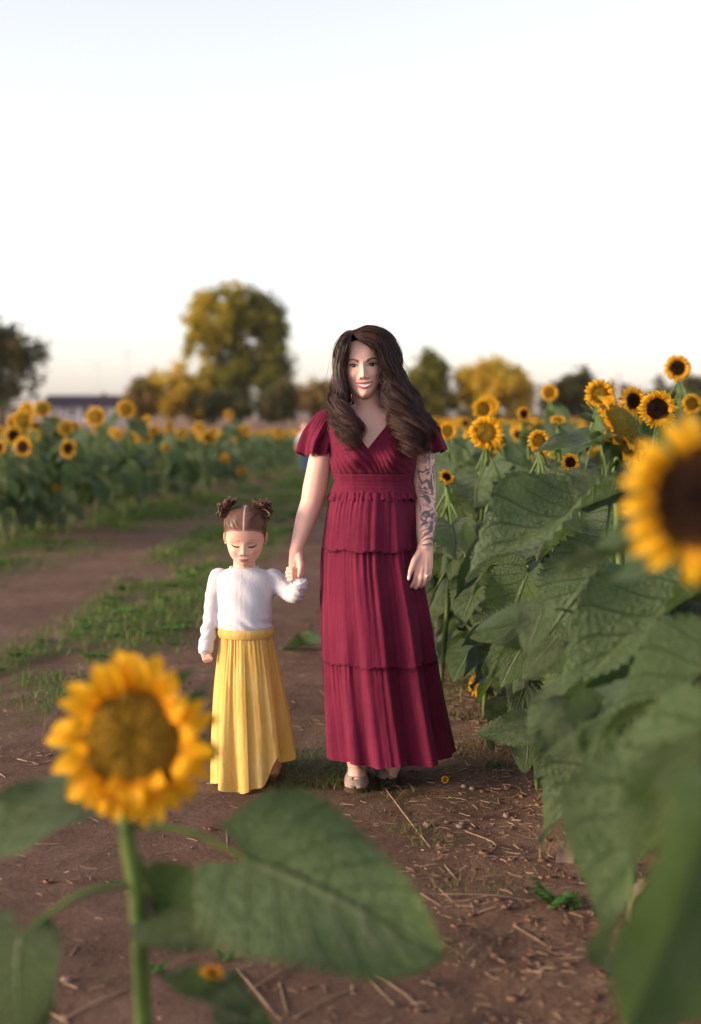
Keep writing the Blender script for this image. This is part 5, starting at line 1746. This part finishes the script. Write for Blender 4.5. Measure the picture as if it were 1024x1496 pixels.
# frilled seams between the tiers
for T in (T1, T2):
    Q = T[-1].copy()
    q = np.arange(len(Q))
    for k_ in range(2):
        Pq = Q + np.stack([.002 * np.cos(q / len(Q) * 6.283), .002 * np.sin(q / len(Q) * 6.283), .0022 * np.sin(q * .55 + k_ * 2) + .002 - .004 * k_], -1)
        Pq = np.concatenate([Pq, Pq[:1]])
        link('seam_frill', mk_mesh('seam_frill', *tubes(Pq, .0014 + .0006 * np.sin(np.arange(len(Pq)) * .4), 6), [M_WINE]), dress)
# waist ruffle
nz, na = 12, 520
t = np.linspace(0, 1, nz)[:, None]; a = (np.arange(na) / na * 2 * np.pi)[None]
z = wz(714) + (wz(729) - wz(714)) * t
cx = wx(545); rip = np.cos(24 * a + 1.5 * np.sin(7 * a)) * .0055 * t + np.cos(41 * a) * .0025 * t
hw = .149 + .014 * t + rip
x = cx + hw * np.cos(a); y = (.110 + .014 * t + rip) * np.sin(a) * 1.03
zz = z + .006 * np.cos(24 * a + 1.5 * np.sin(7 * a) + 1) * t
V = np.stack(np.broadcast_arrays(x, y, zz), -1).reshape(-1, 3)
link('waist_ruffle', mk_mesh('waist_ruffle', V, grid_f(nz, na, True)[:, ::-1], [M_WINE]), dress).modifiers.new('t', 'SOLIDIFY').thickness = .002

def sleeve(path, rad, seed, fl):
    n, k = 46, 160
    C_ = spline(path, n); r = spline(np.array(rad)[:, None], n)[:, 0]
    T = np.gradient(C_, axis=0); T /= np.linalg.norm(T, axis=1, keepdims=True)
    A = np.cross(T, np.array([0, 1.0, 0])); A /= np.linalg.norm(A, axis=1, keepdims=True)
    B = np.cross(T, A)
    a = (np.arange(k) / k * 2 * np.pi)[None]
    t = np.linspace(0, 1, n)[:, None]
    rp = (np.cos(6 * a + seed + .6 * t) * .013 + np.cos(10 * a + seed * 2) * .008) * t ** 1.5 + np.cos(26 * a + 2 * np.sin(3 * a)) * .0022 * np.exp(-((t - .35) / .22) ** 2)
    rr = r[:, None] + rp
    V = C_[:, None] + rr[..., None] * (np.cos(a)[..., None] * A[:, None] + np.sin(a)[..., None] * B[:, None] * .95)
    V[..., 2] += (.006 * np.cos(6 * a + seed + 1) * t ** 3) + fl * np.cos(a) * t ** 2
    o = link('sleeve', mk_mesh('sleeve', V.reshape(-1, 3), grid_f(n, k, True), [M_WINE]), dress)
    o.modifiers.new('t', 'SOLIDIFY').thickness = .002
sleeve([W(490, 604, .012), W(482, 612, .012), W(472, 632, .01), W(465, 648, .006), W(461.5, 664, .004)], [.012, .046, .060, .060, .058], 1.0, .012)
sleeve([W(600, 602, .012), W(607, 610, .012), W(616, 630, .01), W(621, 646, .006), W(624, 660, .004)], [.012, .046, .060, .064, .066], 2.3, -.010)

# --- hair
def hair_guides(G, m, rg, n=29, wave=.014, wl=.115, rad=.0014, spread=.010, nclump=22):
    """G: three guides (each list of px,py,dy), blended by v; strands gather in locks of uneven length that curl at the ends"""
    S = [spline(np.array([W(*q) for q in g]), n * 2) for g in G]
    cr = np.random.RandomState(5 + m)
    cv = (np.arange(nclump * 2) + cr.rand(nclump * 2)) / (nclump * 2)        # lock position over the sheet
    cd = cr.randn(nclump * 2, 3) * np.array([.006, .012, .004])
    cp = 5.0 * cv + 1.1 * cr.rand(nclump * 2); cw = .90 + .22 * cr.rand(nclump * 2); cl = .80 + .26 * cr.rand(nclump * 2); cs = np.ones(nclump * 2)
    v0 = rg.rand(m)
    ci = np.argmin(np.abs(v0[:, None] + .02 * rg.randn(m, 1) - cv[None]), axis=1)
    t = np.linspace(0, 1, n)
    gather = .62 * sstep(.15, .75, t)
    v = v0[:, None] * (1 - gather) + cv[ci][:, None] * gather
    ln = np.clip(cl[ci] + .05 * rg.randn(m), .5, 1.12)
    tt = np.clip(t[None] * ln[:, None], 0, 1)
    idx = tt * (2 * n - 1); i0 = np.minimum(idx.astype(int), 2 * n - 2); fr = (idx - i0)[..., None]
    Q = [s_[i0] * (1 - fr) + s_[i0 + 1] * fr for s_ in S]
    over = np.clip(t[None] * ln[:, None] - 1, 0, 1)[..., None]
    l0, l1, l2 = ((1 - v) * (1 - 2 * v))[..., None], (4 * v * (1 - v))[..., None], (v * (2 * v - 1))[..., None]
    P = l0 * Q[0] + l1 * Q[1] + l2 * Q[2] + over * np.array([0, 0, -.35])
    body = sstep(.0, .35, t)[None, :, None]
    P = P + cd[ci][:, None, :] * body + rg.randn(m, 1, 3) * spread * np.array([1, 1, .5]) * (body * (1 - .55 * gather[None, :, None]))
    arc = t[None] * ln[:, None] * np.linalg.norm(np.diff(S[1], axis=0), axis=1).sum()
    amp = wave * np.clip((arc - .11) / .24, 0, 1.5) ** 1.3 * (.7 + .5 * cw[ci][:, None])
    phs = cs[ci][:, None] * arc / (wl * cw[ci][:, None]) * 6.283 + cp[ci][:, None] + rg.randn(m, 1) * .28
    P[..., 0] += amp * np.cos(phs); P[..., 1] += amp * .9 * np.sin(phs); P[..., 2] += amp * .35 * np.sin(phs * 1.1 + 1)
    R_ = rad * (.7 + .6 * rg.rand(m))[:, None] * np.interp(t, [0, .08, .7, 1], [.7, 1, 1, .25])[None]
    V, Fq = tubes(P, R_, 3)
    lk = .6 + .8 * cr.rand(nclump * 2)
    tone = np.array([.030, .0125, .0105])[None] * (.55 + .8 * rg.rand(m, 1)) * lk[ci][:, None] + np.array([.030, .011, .006]) * (rg.rand(m, 1) ** 4)
    grad = 1 + 1.1 * np.clip(t - .45, 0, 1)
    C = (tone[:, None, :] * grad[None, :, None]).repeat(3, axis=1).reshape(-1, 3)
    return V, Fq, C

rh = np.random.RandomState(12)
hair = MB()
Vs, Fs, _ = scalp(woman, HV, HF, HM, dict(ADULT, hl=[.87, .865, .81, .68, .50, .38, .16, .10]), None, 1.035)
hair.add(Vs, Fs, (.024, .011, .009))
RG = [[(515, 489, -.064), (529, 497, -.086), (547, 505, -.087), (559, 527, -.072), (563, 550, -.066), (567, 578, -.076), (572, 605, -.105), (588, 632, -.135), (596, 652, -.140)],
      [(515, 483, -.045), (538, 479, -.040), (560, 490, -.035), (572, 518, -.030), (576, 550, -.038), (586, 580, -.062), (597, 608, -.095), (607, 632, -.120), (604, 650, -.125)],
      [(515, 484, .040), (538, 481, .060), (560, 492, .080), (574, 518, .085), (583, 550, .075), (598, 580, .055), (614, 604, .020), (625, 626, -.020), (621, 645, -.050)]]
LG = [[(516, 489, -.064), (509, 497, -.084), (503, 512, -.078), (498, 538, -.060), (497, 562, -.064), (500, 584, -.080), (509, 604, -.105), (524, 624, -.130), (514, 642, -.138)],
      [(517, 483, -.045), (508, 487, -.035), (501, 506, -.030), (498, 535, -.032), (496, 562, -.042), (494, 585, -.064), (499, 608, -.098), (509, 628, -.128), (512, 645, -.136)],
      [(517, 484, .040), (508, 486, .060), (501, 504, .070), (497, 535, .070), (493, 562, .055), (487, 585, .030), (485, 604, -.015), (491, 622, -.075), (500, 638, -.115)]]
BG = [[(522, 483, .06), (510, 500, .095), (505, 540, .105), (500, 580, .10), (492, 615, .11), (490, 650, .12)],
      [(528, 481, .06), (536, 498, .105), (540, 540, .115), (545, 580, .115), (545, 615, .12), (545, 655, .13)],
      [(535, 482, .06), (562, 500, .095), (575, 540, .105), (588, 580, .10), (600, 615, .11), (605, 650, .115)]]
hair.add(*hair_guides(RG, 2200, rh, wave=.017, wl=.140, spread=.009, rad=.0012))
hair.add(*hair_guides(LG, 1400, rh, wave=.015, wl=.125, spread=.008, rad=.0012))
hair.add(*hair_guides(BG, 420, rh, wave=.012, rad=.0026))
# loose strands
hair.add(*hair_guides(RG, 170, rh, wave=.022, rad=.0005, spread=.015, nclump=40))
hair.add(*hair_guides(LG, 130, rh, wave=.020, rad=.0005, spread=.013, nclump=40))
ho = link('hair', hair.mesh('hair', [M_HAIR]), woman)
ho['label'] = 'long dark brown wavy hair with a side parting'

# --- shoes, ring, nail
def shoe(root, toe, heel, w, hgt, mat, peep, name='shoe', sole=True):
    toe, heel = np.array(toe), np.array(heel)
    d = toe - heel; L = np.linalg.norm(d); d /= L
    s_ = np.array([-d[1], d[0], 0])
    n, k = 34, 36
    t = np.linspace(0, 1, n)
    ww = w * np.interp(t, [0, .12, .35, .7, .9, .97, 1], [.35, .62, .64, 1, .86, .55, .12])
    hh = hgt * np.interp(t, [0, .1, .3, .5, .75, .92, 1], [.85, 1.05, 1.1, 1.0, .72, .50, .12])
    a = np.linspace(0, np.pi, k)
    V = heel + d * (t * L)[:, None, None] + s_ * (ww[:, None] * np.cos(a)[None])[..., None] + np.array([0, 0, 1]) * (.016 + hh[:, None] * np.sin(a)[None] ** .8)[..., None]
    Fq = grid_f(n, k)
    ci = V.reshape(-1, 3)
    tt = np.repeat(t, k); ang = np.tile(a, n)
    top = (tt < .52) & (np.abs(ang - np.pi / 2) < .55) & (tt > .05)
    bad = top
    if peep:
        bad = bad | ((np.abs(tt - .93) < .035) & (np.abs(ang - np.pi / 2) < .42))
    Fq = Fq[~bad[Fq].all(1)]
    up = link(name, mk_mesh(name, ci, Fq, [mat]), root)
    up.modifiers.new('t', 'SOLIDIFY').thickness = .003
    mb = MB()
    Vs = np.stack([heel + d * (x * L) + s_ * y + np.array([0, 0, zv]) for zv in (0.0, .018) for x, y in [(tt_, sg * q * 1.04) for sg, seq in ((1, range(n)), (-1, range(n - 1, -1, -1))) for tt_, q in [(t[i], ww[i]) for i in seq]]])
    m2 = 2 * n
    fl = [list(range(m2)), [m2 + i for i in range(m2)][::-1]] + [[i, (i + 1) % m2, m2 + (i + 1) % m2, m2 + i] for i in range(m2)]
    mb.add(Vs, fl)
    link('sole', mb.mesh('sole', [M_DARKSHOE if mat is not M_DARKSHOE else M_SHOE], False), up)
t0 = gnd(519, 1160) - rw; h0 = t0 + Vector((.015, .235, 0))
gz = float(ground_h(rw.x + t0.x, rw.y + t0.y))
shoe(woman, (t0.x, t0.y, gz), (h0.x, h0.y, gz), .045, .075, M_SHOE, True)
t1 = gnd(566, 1146) - rw; h1 = t1 + Vector((-.01, .235, 0))
shoe(woman, (t1.x, t1.y, gz), (h1.x, h1.y, gz), .044, .072, M_SHOE, True)
# ring on the hand that hangs free
rc = (W(*K[2]) + W(621.5, 845, -.146)) / 2 + np.array([0, 0, -.006])
ax_ = W(621.5, 845, -.146) - W(*K[2]); ax_ /= np.linalg.norm(ax_)
u_ = np.cross(ax_, [0, 1, 0]); u_ /= np.linalg.norm(u_); v_ = np.cross(ax_, u_)
q = np.linspace(0, 2 * np.pi, 25)
ring = link('ring', mk_mesh('ring', *tubes(rc + .0112 * (np.cos(q)[:, None] * u_ + np.sin(q)[:, None] * v_), .0013, 8), [M_SILVER]), woman)
link('stone_setting', mk_mesh('stone_setting', *sphere(rc + np.array([.003, -.0115, 0]), (.0042, .0032, .0042), 6, 8), [M_SILVER], False), ring)
tip = W(597.2, 844, -.161)
V, Fc = sphere((0, 0, 0), (.0056, .0026, .0095), 10, 12)
link('fingernail', mk_mesh('fingernail', V @ np.array(Matrix.Rotation(math.radians(12), 3, 'Y')).T + tip, Fc, [M_NAIL]), woman)

# ------------------------------------------------------------------ the girl
YG = 5.14
rg_ = at(362, 1130, YG); rg_.z = 0
girl = thing('person', 'small child with two hair buns, white long sleeved top and yellow skirt, looking down', 'person', rg_)
def Gp(px, py, dy=0.0):
    return np.array(at(px, py, YG + dy) - rg_)
def gz_(py):
    return float(Gp(362, py)[2])
def gx_(px):
    return float(Gp(px, 900)[0])

SHL = [(829, 357, .046, .045, .05), (835, 358, .085, .058, .062), (842, 359, .108, .068, .070), (856, 359, .108, .076, .074), (880, 359, .098, .082, .072), (905, 358, .098, .088, .074), (915, 358, .098, .088, .076), (923, 358, .090, .080, .07)]
def loft_px(levels, n, k, off=0.0):
    T = spline(np.array([(gz_(a), gx_(b), c + off, d + off, e + off) for a, b, c, d, e in levels]), n)
    return loft([(r[0], r[1], 0, r[2], r[3], r[4]) for r in T], k)
bodyG = MB()
bodyG.add(*loft_px(SHL + [(950, 359, .082, .075, .075), (985, 360, .07, .06, .065)], 40, 40, -.008))
chain(bodyG, [Gp(357, 838, .01), Gp(357, 822, .012), Gp(357, 805, .015)], [.043, .040, .042])
for s_, (x0, x1) in enumerate([(342, 338), (380, 402)]):
    an = Gp(x1, 1110, .0 if s_ == 0 else .10); an[2] = .07
    chain(bodyG, [Gp(x0, 970, .01), Gp((x0 + x1) / 2, 1040, .0 if s_ == 0 else .05), an], [.055, .042, .028])
    toe = an.copy(); toe[1] -= .08; toe[2] = .03
    chain(bodyG, [an - np.array([0, 0, .03]), toe], [.026, .020])
# right hand, hanging
armR = [Gp(320, 845, .005), Gp(313, 870, .012), Gp(310, 894, .012), Gp(305, 922, -.01), Gp(301, 944, -.02)]
chain(bodyG, armR, [.028, .026, .024, .021, .018])
wr = Gp(300, 950, -.022)
for k in range(4):
    b0 = Gp(297 + k * 3.0, 957.5 - .3 * k, -.030); chain(bodyG, [wr, b0], [.0125, .0085], 8)
    chain(bodyG, [b0, Gp(298 + k * 3.0, 963.5 - .6 * k, -.034), Gp(300.5 + k * 2.6, 966.5 - .9 * k, -.024), Gp(301 + k * 2.4, 963.5 - .8 * k, -.016)], [.0074, .0068, .0062, .0055], 8)
chain(bodyG, [wr, Gp(305.5, 957, -.034), Gp(309, 962, -.036)], [.010, .0078, .0060], 8)
# left hand, holding on
elb = Gp(424, 866, -.035); wl_ = Gp(437, 853, -.095)
chain(bodyG, [Gp(400, 845, .005), Gp(412, 856, -.005), elb, Gp(432, 866, -.06), wl_], [.028, .027, .024, .021, .018])
pc = Gp(432, 846, -.085)
chain(bodyG, [wl_, pc], [.017, .016], 10)
for k, yy in enumerate([830.5, 836, 841.5, 847]):
    r0 = .0078 - .0005 * k
    xo = [420.5, 419, 419.5, 421.5][k]
    chain(bodyG, [pc + np.array([.002, .010, (838.5 - yy) * .0016]), Gp(xo, yy + .5, -.072), Gp(xo + .8, yy, -.092), Gp(427, yy - .2, -.102), Gp(433.5, yy + 1.2, -.094)], [.0095, r0, r0, r0 * .95, r0 * .8], 8)
chain(bodyG, [pc, Gp(441, 838, -.085), Gp(442, 831, -.082)], [.0105, .0085, .0065], 8)
Vb, Fb = remesh(np.concatenate(bodyG.V), bodyG.F, .0028, 2, .5)
parts = [(Vb, Fb, np.tile(SKIN_C, (len(Vb), 1)))]
hG = .206
Rg = Matrix.Rotation(math.radians(1.0), 4, 'Y') @ Matrix.Rotation(math.radians(15), 4, 'X')
org = Vector(Gp(356.5, 829, -.085)) - Rg.to_3x3() @ Vector((0, -.32 * hG, 0.0))
MG = Matrix.Translation(org) @ Rg
CH = dict(CHILD, hl=[.695, .685, .635, .54, .45, .38, .16, .08])
GV, GF, GM = add_head(girl, parts, CH, hG, MG)
# ears belong to the body surface
for sx in (-1, 1):
    ev = []
    for j in range(3):
        pass
    q = np.linspace(-2.2, 2.2, 18)
    rim = np.stack([sx * (.338 + .030 * np.cos(q * .5)), .06 + .055 * np.cos(q) * 0 + .045 * np.sin(np.abs(q) * .4), .41 + .085 * np.sin(q * .75)], -1)
    V, Fq = tubes(rim, np.interp(np.abs(q), [0, 2.2], [.022, .018]), 8, True)
    parts.append((xf(V, GM), Fq, np.tile(SKIN_C * np.array([1.0, .82, .78]), (len(V), 1))))
    V, Fc = sphere((sx * .336, .07, .40), (.022, .045, .085), 10, 12)
    parts.append((xf(V, GM), Fc, np.tile(SKIN_C * np.array([1.0, .80, .75]), (len(V), 1))))
    V, Fc = sphere((sx * .350, .03, .318), .016, 8, 10)
    e = link('earring', mk_mesh('earring', xf(V, GM), Fc, [M_GOLDST]), girl)
finish_body(girl, parts)

# --- top
shirt = MB()
shirt.add(*loft_px(SHL, 40, 48))
chain(shirt, armR, [.039, .034, .031, .029, .027])
shirt.add(*capsule(armR[-1], Gp(300, 949, -.022), .027, .0245))
chain(shirt, [Gp(398, 846, .005), Gp(411, 856, -.008), elb + np.array([.002, .004, -.002]), Gp(432, 868, -.06), Gp(438.5, 855, -.088)], [.040, .039, .037, .034, .029])
Vs_, Fs_ = remesh(np.concatenate(shirt.V), shirt.F, .0042, 6, .5)
# knit wrinkles at waist, elbows and cuffs
x, y, z = Vs_.T
cen = np.array([gx_(358), 0, 0])
nrm = Vs_ - cen; nrm[:, 2] = 0; nrm /= np.linalg.norm(nrm, axis=1, keepdims=True) + 1e-9
wv = .0035 * np.sin(z * 150 + 5 * np.sin(x * 26) + 2 * y * 20) * sstep(gz_(890), gz_(918), z) + .0030 * (fbm(z * 60 + 7, x * 25 + y * 30, 2) - .5) * 2 * (x < gx_(318))
wv = wv + .0034 * np.sin((z + x * .9) * 210 + 6 * fbm(x * 30, z * 30, 2)) * (x > gx_(414)) + .0018 * np.sin(z * 70 + x * 60 + 1.0) * (np.abs(x - gx_(358)) < .08)
Vs_ = Vs_ + nrm * wv[:, None]
sh = link('shirt', mk_mesh('shirt', Vs_, Fs_, [M_WHITE]), girl)
q = np.linspace(0, 2 * np.pi, 49)
col = np.stack([gx_(357) + .050 * np.cos(q), .005 + .052 * np.sin(q), gz_(831) - .003 - .010 * (np.sin(q) < 0) * np.abs(np.sin(q)) + .008 * np.abs(np.cos(q))], -1)
link('collar', mk_mesh('collar', *tubes(col, .0040, 8), [M_WHITE]), sh)
def cuff(p0, p1, r, k=40):
    p0, p1 = np.array(p0), np.array(p1)
    tt = np.linspace(0, 1, 7)
    Pc = p0 + (p1 - p0) * tt[:, None]
    V, Fq = tubes(Pc, r * np.array([.98, 1.04, 1.06, 1.05, 1.06, 1.05, .98]), 24)
    o = link('cuff', mk_mesh('cuff', V, Fq, [M_WHITE]), sh)
    o.modifiers.new('t', 'SOLIDIFY').thickness = .003
cuff(Gp(302.5, 934, -.016), Gp(300, 952, -.023), .0265)
cuff(Gp(438.5, 857, -.086), Gp(436, 848, -.094), .0285)

# --- skirt
nz, na = 110, 400
t = np.linspace(0, 1, nz)[:, None]; a = (np.arange(na) / na * 2 * np.pi)[None]
SK = spline(np.array([(0, gx_(359), gx_(397) - gx_(359), .098), (.08, gx_(360), .100, .102), (.35, gx_(362), .118, .125), (.65, gx_(365), .132, .145), (1.0, gx_(368), .142, .165)]), 120)
cx, hw, dp = [np.interp(t, SK[:, 0], SK[:, i]) for i in (1, 2, 3)]
ca = np.cos(a)
hem = .012 + .085 * sstep(.25, .75, ca) + .04 * sstep(.45, .65, ca) * sstep(.90, .72, ca) * (np.sin(a) < 0) + .010 * np.cos(5 * a)
z = gz_(925) * (1 - t) + hem * t
f = (np.cos(6 * a + .4 + .5 * t) + .9 * np.cos(9 * a + 2.0 - .4 * t) + .7 * np.cos(13 * a + 4.1)) / 2.0
fh = 1.3 * pleats(a, t, 44); fmid = pleats(a, t * 1.5 + 2, 21)
r = f * (.002 + .022 * t ** 1.1) + fh * .0026 * np.exp(-t * 3.2) + .0006 * fh * (1 - t) + fmid * .0026 * np.sin(t * 2.6)
x = cx + (hw + r) * ca; y = (dp + r) * np.sin(a) + .01 - .02 * t * (ca < 0)
V = np.stack(np.broadcast_arrays(x, y, z), -1).reshape(-1, 3)
sk = link('skirt', mk_mesh('skirt', V, grid_f(nz, na, True)[:, ::-1], [M_YELLOW]), girl)
tt = np.linspace(0, 1, 8)[:, None]
zb = gz_(916) + (gz_(929) - gz_(916)) * tt
rb = .1005 + .004 * np.sin(tt * np.pi) + .0012 * pleats(a, tt * 0, 70)
V = np.stack(np.broadcast_arrays(gx_(359) + rb * ca, .004 + rb * .97 * np.sin(a), zb), -1).reshape(-1, 3)
link('waistband', mk_mesh('waistband', V, grid_f(8, na, True)[:, ::-1], [M_YELLOW]), sk)
t0 = gnd(337, 1151) - rg_; gz0 = float(ground_h(rg_.x + t0.x, rg_.y + t0.y))
shoe(girl, (t0.x, t0.y, gz0), (t0.x + .02, t0.y + .15, gz0), .030, .05, M_CREAM, False)
t1 = gnd(404, 1110) - rg_
shoe(girl, (t1.x, t1.y, gz0), (t1.x - .01, t1.y + .15, gz0), .030, .06, M_DARKSHOE, False)

# --- hair: scalp combed from a centre parting into two buns
rh = np.random.RandomState(4)
gh = MB()
Vs, Fs, Vu = scalp(girl, GV, GF, GM, CH, None, 1.012)
cpart = sstep(.016, .008, np.abs(Vu[:, 0])) * (Vu[:, 1] < .12)
edge = sstep(.0, .06, Vu[:, 2] - np.interp(np.degrees(np.arctan2(np.abs(Vu[:, 0]), -Vu[:, 1])), [0, 25, 45, 62, 75, 90, 120, 180], CH['hl']))[:, None]
cs = np.array([.17, .085, .052]) * (.8 + .3 * fbm(Vu[:, 0] * 14, Vu[:, 2] * 30)[:, None])
cs = cs * (.35 + .65 * edge) + SKIN_C * .62 * (1 - edge) * .65
gh.add(Vs, Fs, cs * (1 - cpart[:, None]) + (SKIN_C * .9) * cpart[:, None])
ctr = np.array([0, .03, .55])
keep = np.where(hair_region(GV, CH, -.030 + .055 * np.random.RandomState(2).rand(len(GV)) ** 1.5))[0]
def on_head(P):
    """project head-unit points to just above the skull"""
    tab = head_tab(CH)
    d = P - ctr
    d /= np.linalg.norm(d, axis=-1, keepdims=True)
    zc_ = np.clip(P[..., 2], 0.02, .985)
    hw = np.interp(zc_, tab[:, 0], tab[:, 1]); fr = np.interp(zc_, tab[:, 0], tab[:, 2]); bk = np.interp(zc_, tab[:, 0], tab[:, 3])
    return d, hw, fr, bk
from mathutils.kdtree import KDTree
DG = (GV - ctr); RGm = np.linalg.norm(DG, axis=1); UG = DG / RGm[:, None]
kd = KDTree(len(UG[::7]))
for i, u in enumerate(UG[::7]):
    kd.insert(u, i)
kd.balance()
RS = RGm[::7]
def skull(d, lift):
    return ctr + d * (RS[kd.find(d)[1]] * (1 + lift))
for sx in (-1, 1):
    bunc = np.array([sx * .262, .02, .915])
    bd = (bunc - ctr) / np.linalg.norm(bunc - ctr)
    Ps, Rs_ = [], []
    cand = keep[rh.randint(0, len(keep), 5200)]
    cnt = 0
    for i in cand:
        u = UG[i]
        if GV[i, 0] * sx < .012 or cnt >= 800:
            continue
        cnt += 1
        path = []
        om = math.acos(max(-1, min(1, float(u @ bd))))
        for tq in np.linspace(0, 1, 9):
            dd = (math.sin((1 - tq) * om) * u + math.sin(tq * om) * bd) / max(math.sin(om), 1e-4)
            dd = dd / np.linalg.norm(dd)
            path.append(skull(dd, .012 + .018 * tq + .008 * rh.rand() * math.sin(tq * 3.14)))
        Ps.append(path)
    Ps = xf(np.array(Ps).reshape(-1, 3), GM).reshape(-1, 9, 3)
    V, Fq = tubes(Ps, .0011 * (.6 + .8 * rh.rand(len(Ps), 1)) * np.array([[.12, .6, 1, 1, 1, 1, 1, 1, 1]]), 4)
    tone = (np.array([.15, .074, .045]) * (.45 + .9 * rh.rand(len(Ps), 1))).repeat(36, axis=0)
    gh.add(V, Fq, tone)
    # messy bun: looped locks that fan out from the tie
    bw = xf(bunc[None] + bd * .025, GM)[0]
    loops = []
    for k in range(96):
        lobe = k % 3
        base_a = [(sx * .95, -.05, -.15), (sx * .10, .0, 1.0), (sx * .70, .1, .75)][lobe]
        d = np.array(base_a) + rh.randn(3) * .10
        d = d / np.linalg.norm(d)
        L = (.030 + .008 * rh.rand()) * (1.0 if lobe < 2 else .75)
        sd = np.cross(d, np.array([0, 1.0, 0])); sd /= np.linalg.norm(sd) + 1e-9
        w_ = .009 * rh.randn()
        yo = np.array([0, .012 * rh.randn(), 0])
        loops.append(spline([bw, bw + d * L * .45 + sd * (.010 + w_) + yo, bw + d * L + sd * w_ * 1.4 + yo * 2 + rh.randn(3) * .003, bw + d * L * .75 + sd * (w_ - .012) + yo, bw + d * L * .2 - sd * .004], 14))
    V, Fq = tubes(np.array(loops), .0023 * (.6 + .7 * rh.rand(96, 1)) * np.interp(np.linspace(0, 1, 14), [0, .1, .8, 1], [.7, 1, 1, .4])[None], 5)
    tone = (np.array([.105, .050, .032]) * (.35 + 1.1 * rh.rand(96, 1))).repeat(70, axis=0)
    gh.add(V, Fq, tone)
# flyaway wisps at the hairline
w = []
for k in range(60):
    i = keep[rh.randint(0, len(keep))]
    p0 = ctr + UG[i] * RGm[i] * 1.02
    w.append(spline([p0, p0 + UG[i] * .04 + rh.randn(3) * .02, p0 + UG[i] * .08 + rh.randn(3) * .05], 7))
V, Fq = tubes(xf(np.array(w).reshape(-1, 3), GM).reshape(-1, 7, 3), .0004, 3)
gh.add(V, Fq, (.18, .10, .06))
link('hair', gh.mesh('hair', [M_HAIR]), girl)['label'] = 'light brown hair combed from a centre parting into two small buns'

# ------------------------------------------------------------------ a far child at the bend of the path
YC = 34.0
rc_ = at(446, 687, YC); rc_.z = 0
kid = thing('person', 'distant blurred figure in blue far down the path behind the woman\'s sleeve', 'person', rc_)
kb = MB()
chain(kb, [(-.07, 0, .05), (-.06, 0, .30), (-.05, 0, .55)], [.04, .05, .07])
chain(kb, [(.07, 0, .05), (.06, 0, .30), (.05, 0, .55)], [.04, .05, .07])
chain(kb, [(0, 0, .55), (0, 0, .82)], [.11, .11]); chain(kb, [(0, 0, .85), (0, 0, .95)], [.04, .04]); kb.add(*sphere((0, -.01, 1.04), (.075, .085, .10)))
for s_ in (-1, 1):
    chain(kb, [(s_ * .12, 0, .83), (s_ * .19, -.02, .66), (s_ * .20, -.06, .48)], [.04, .033, .026])
Vk, Fk = remesh(np.concatenate(kb.V), kb.F, .012, 3, .5)
finish_body(kid, [(Vk, Fk, np.tile(SKIN_C, (len(Vk), 1)))])
M_BLUE = mat_simple('blue_denim', (0.10, 0.16, 0.30), (0.16, 0.23, 0.40), 20, 0.85, 0.1)
M_PALE = mat_simple('pale_shirt', (0.45, 0.50, 0.58), (0.55, 0.58, 0.65), 20, 0.85, 0.1)
tr = MB()
chain(tr, [(-.07, 0, .07), (-.06, 0, .30), (-.05, 0, .56)], [.052, .062, .085]); chain(tr, [(.07, 0, .07), (.06, 0, .30), (.05, 0, .56)], [.052, .062, .085])
link('trousers', mk_mesh('trousers', *remesh(np.concatenate(tr.V), tr.F, .014, 3), [M_BLUE]), kid)
tp = MB()
chain(tp, [(0, 0, .57), (0, 0, .83)], [.125, .122])
for s_ in (-1, 1):
    chain(tp, [(s_ * .12, 0, .83), (s_ * .18, -.015, .69)], [.052, .045])
link('shirt', mk_mesh('shirt', *remesh(np.concatenate(tp.V), tp.F, .014, 3), [M_PALE]), kid)
link('hair', mk_mesh('hair', *sphere((0, .015, 1.07), (.083, .090, .095)), [M_HAIR], True, np.tile(np.array([.10, .05, .03]), (12 * 16 - 2 * 16 + 2, 1))), kid)
# ================================================================== low evening haze over the field
hz = bpy.data.materials.new('haze')
hz.use_nodes = True
ht = hz.node_tree
ht.nodes.clear()
ho_ = ht.nodes.new('ShaderNodeOutputMaterial')
hv_ = ht.nodes.new('ShaderNodeVolumePrincipled')
hv_.inputs['Color'].default_value = (1.0, 0.95, 0.88, 1)
hv_.inputs['Density'].default_value = 0.0001
hv_.inputs['Anisotropy'].default_value = 0.35
ht.links.new(hv_.outputs[0], ho_.inputs['Volume'])
o = link('haze', mk_mesh('haze', *box(-330, 330, -60, 520, -1.5, 22), [hz], False))
o['kind'] = 'stuff'
o['label'] = 'thin warm evening haze over the fields'
o['category'] = 'haze'
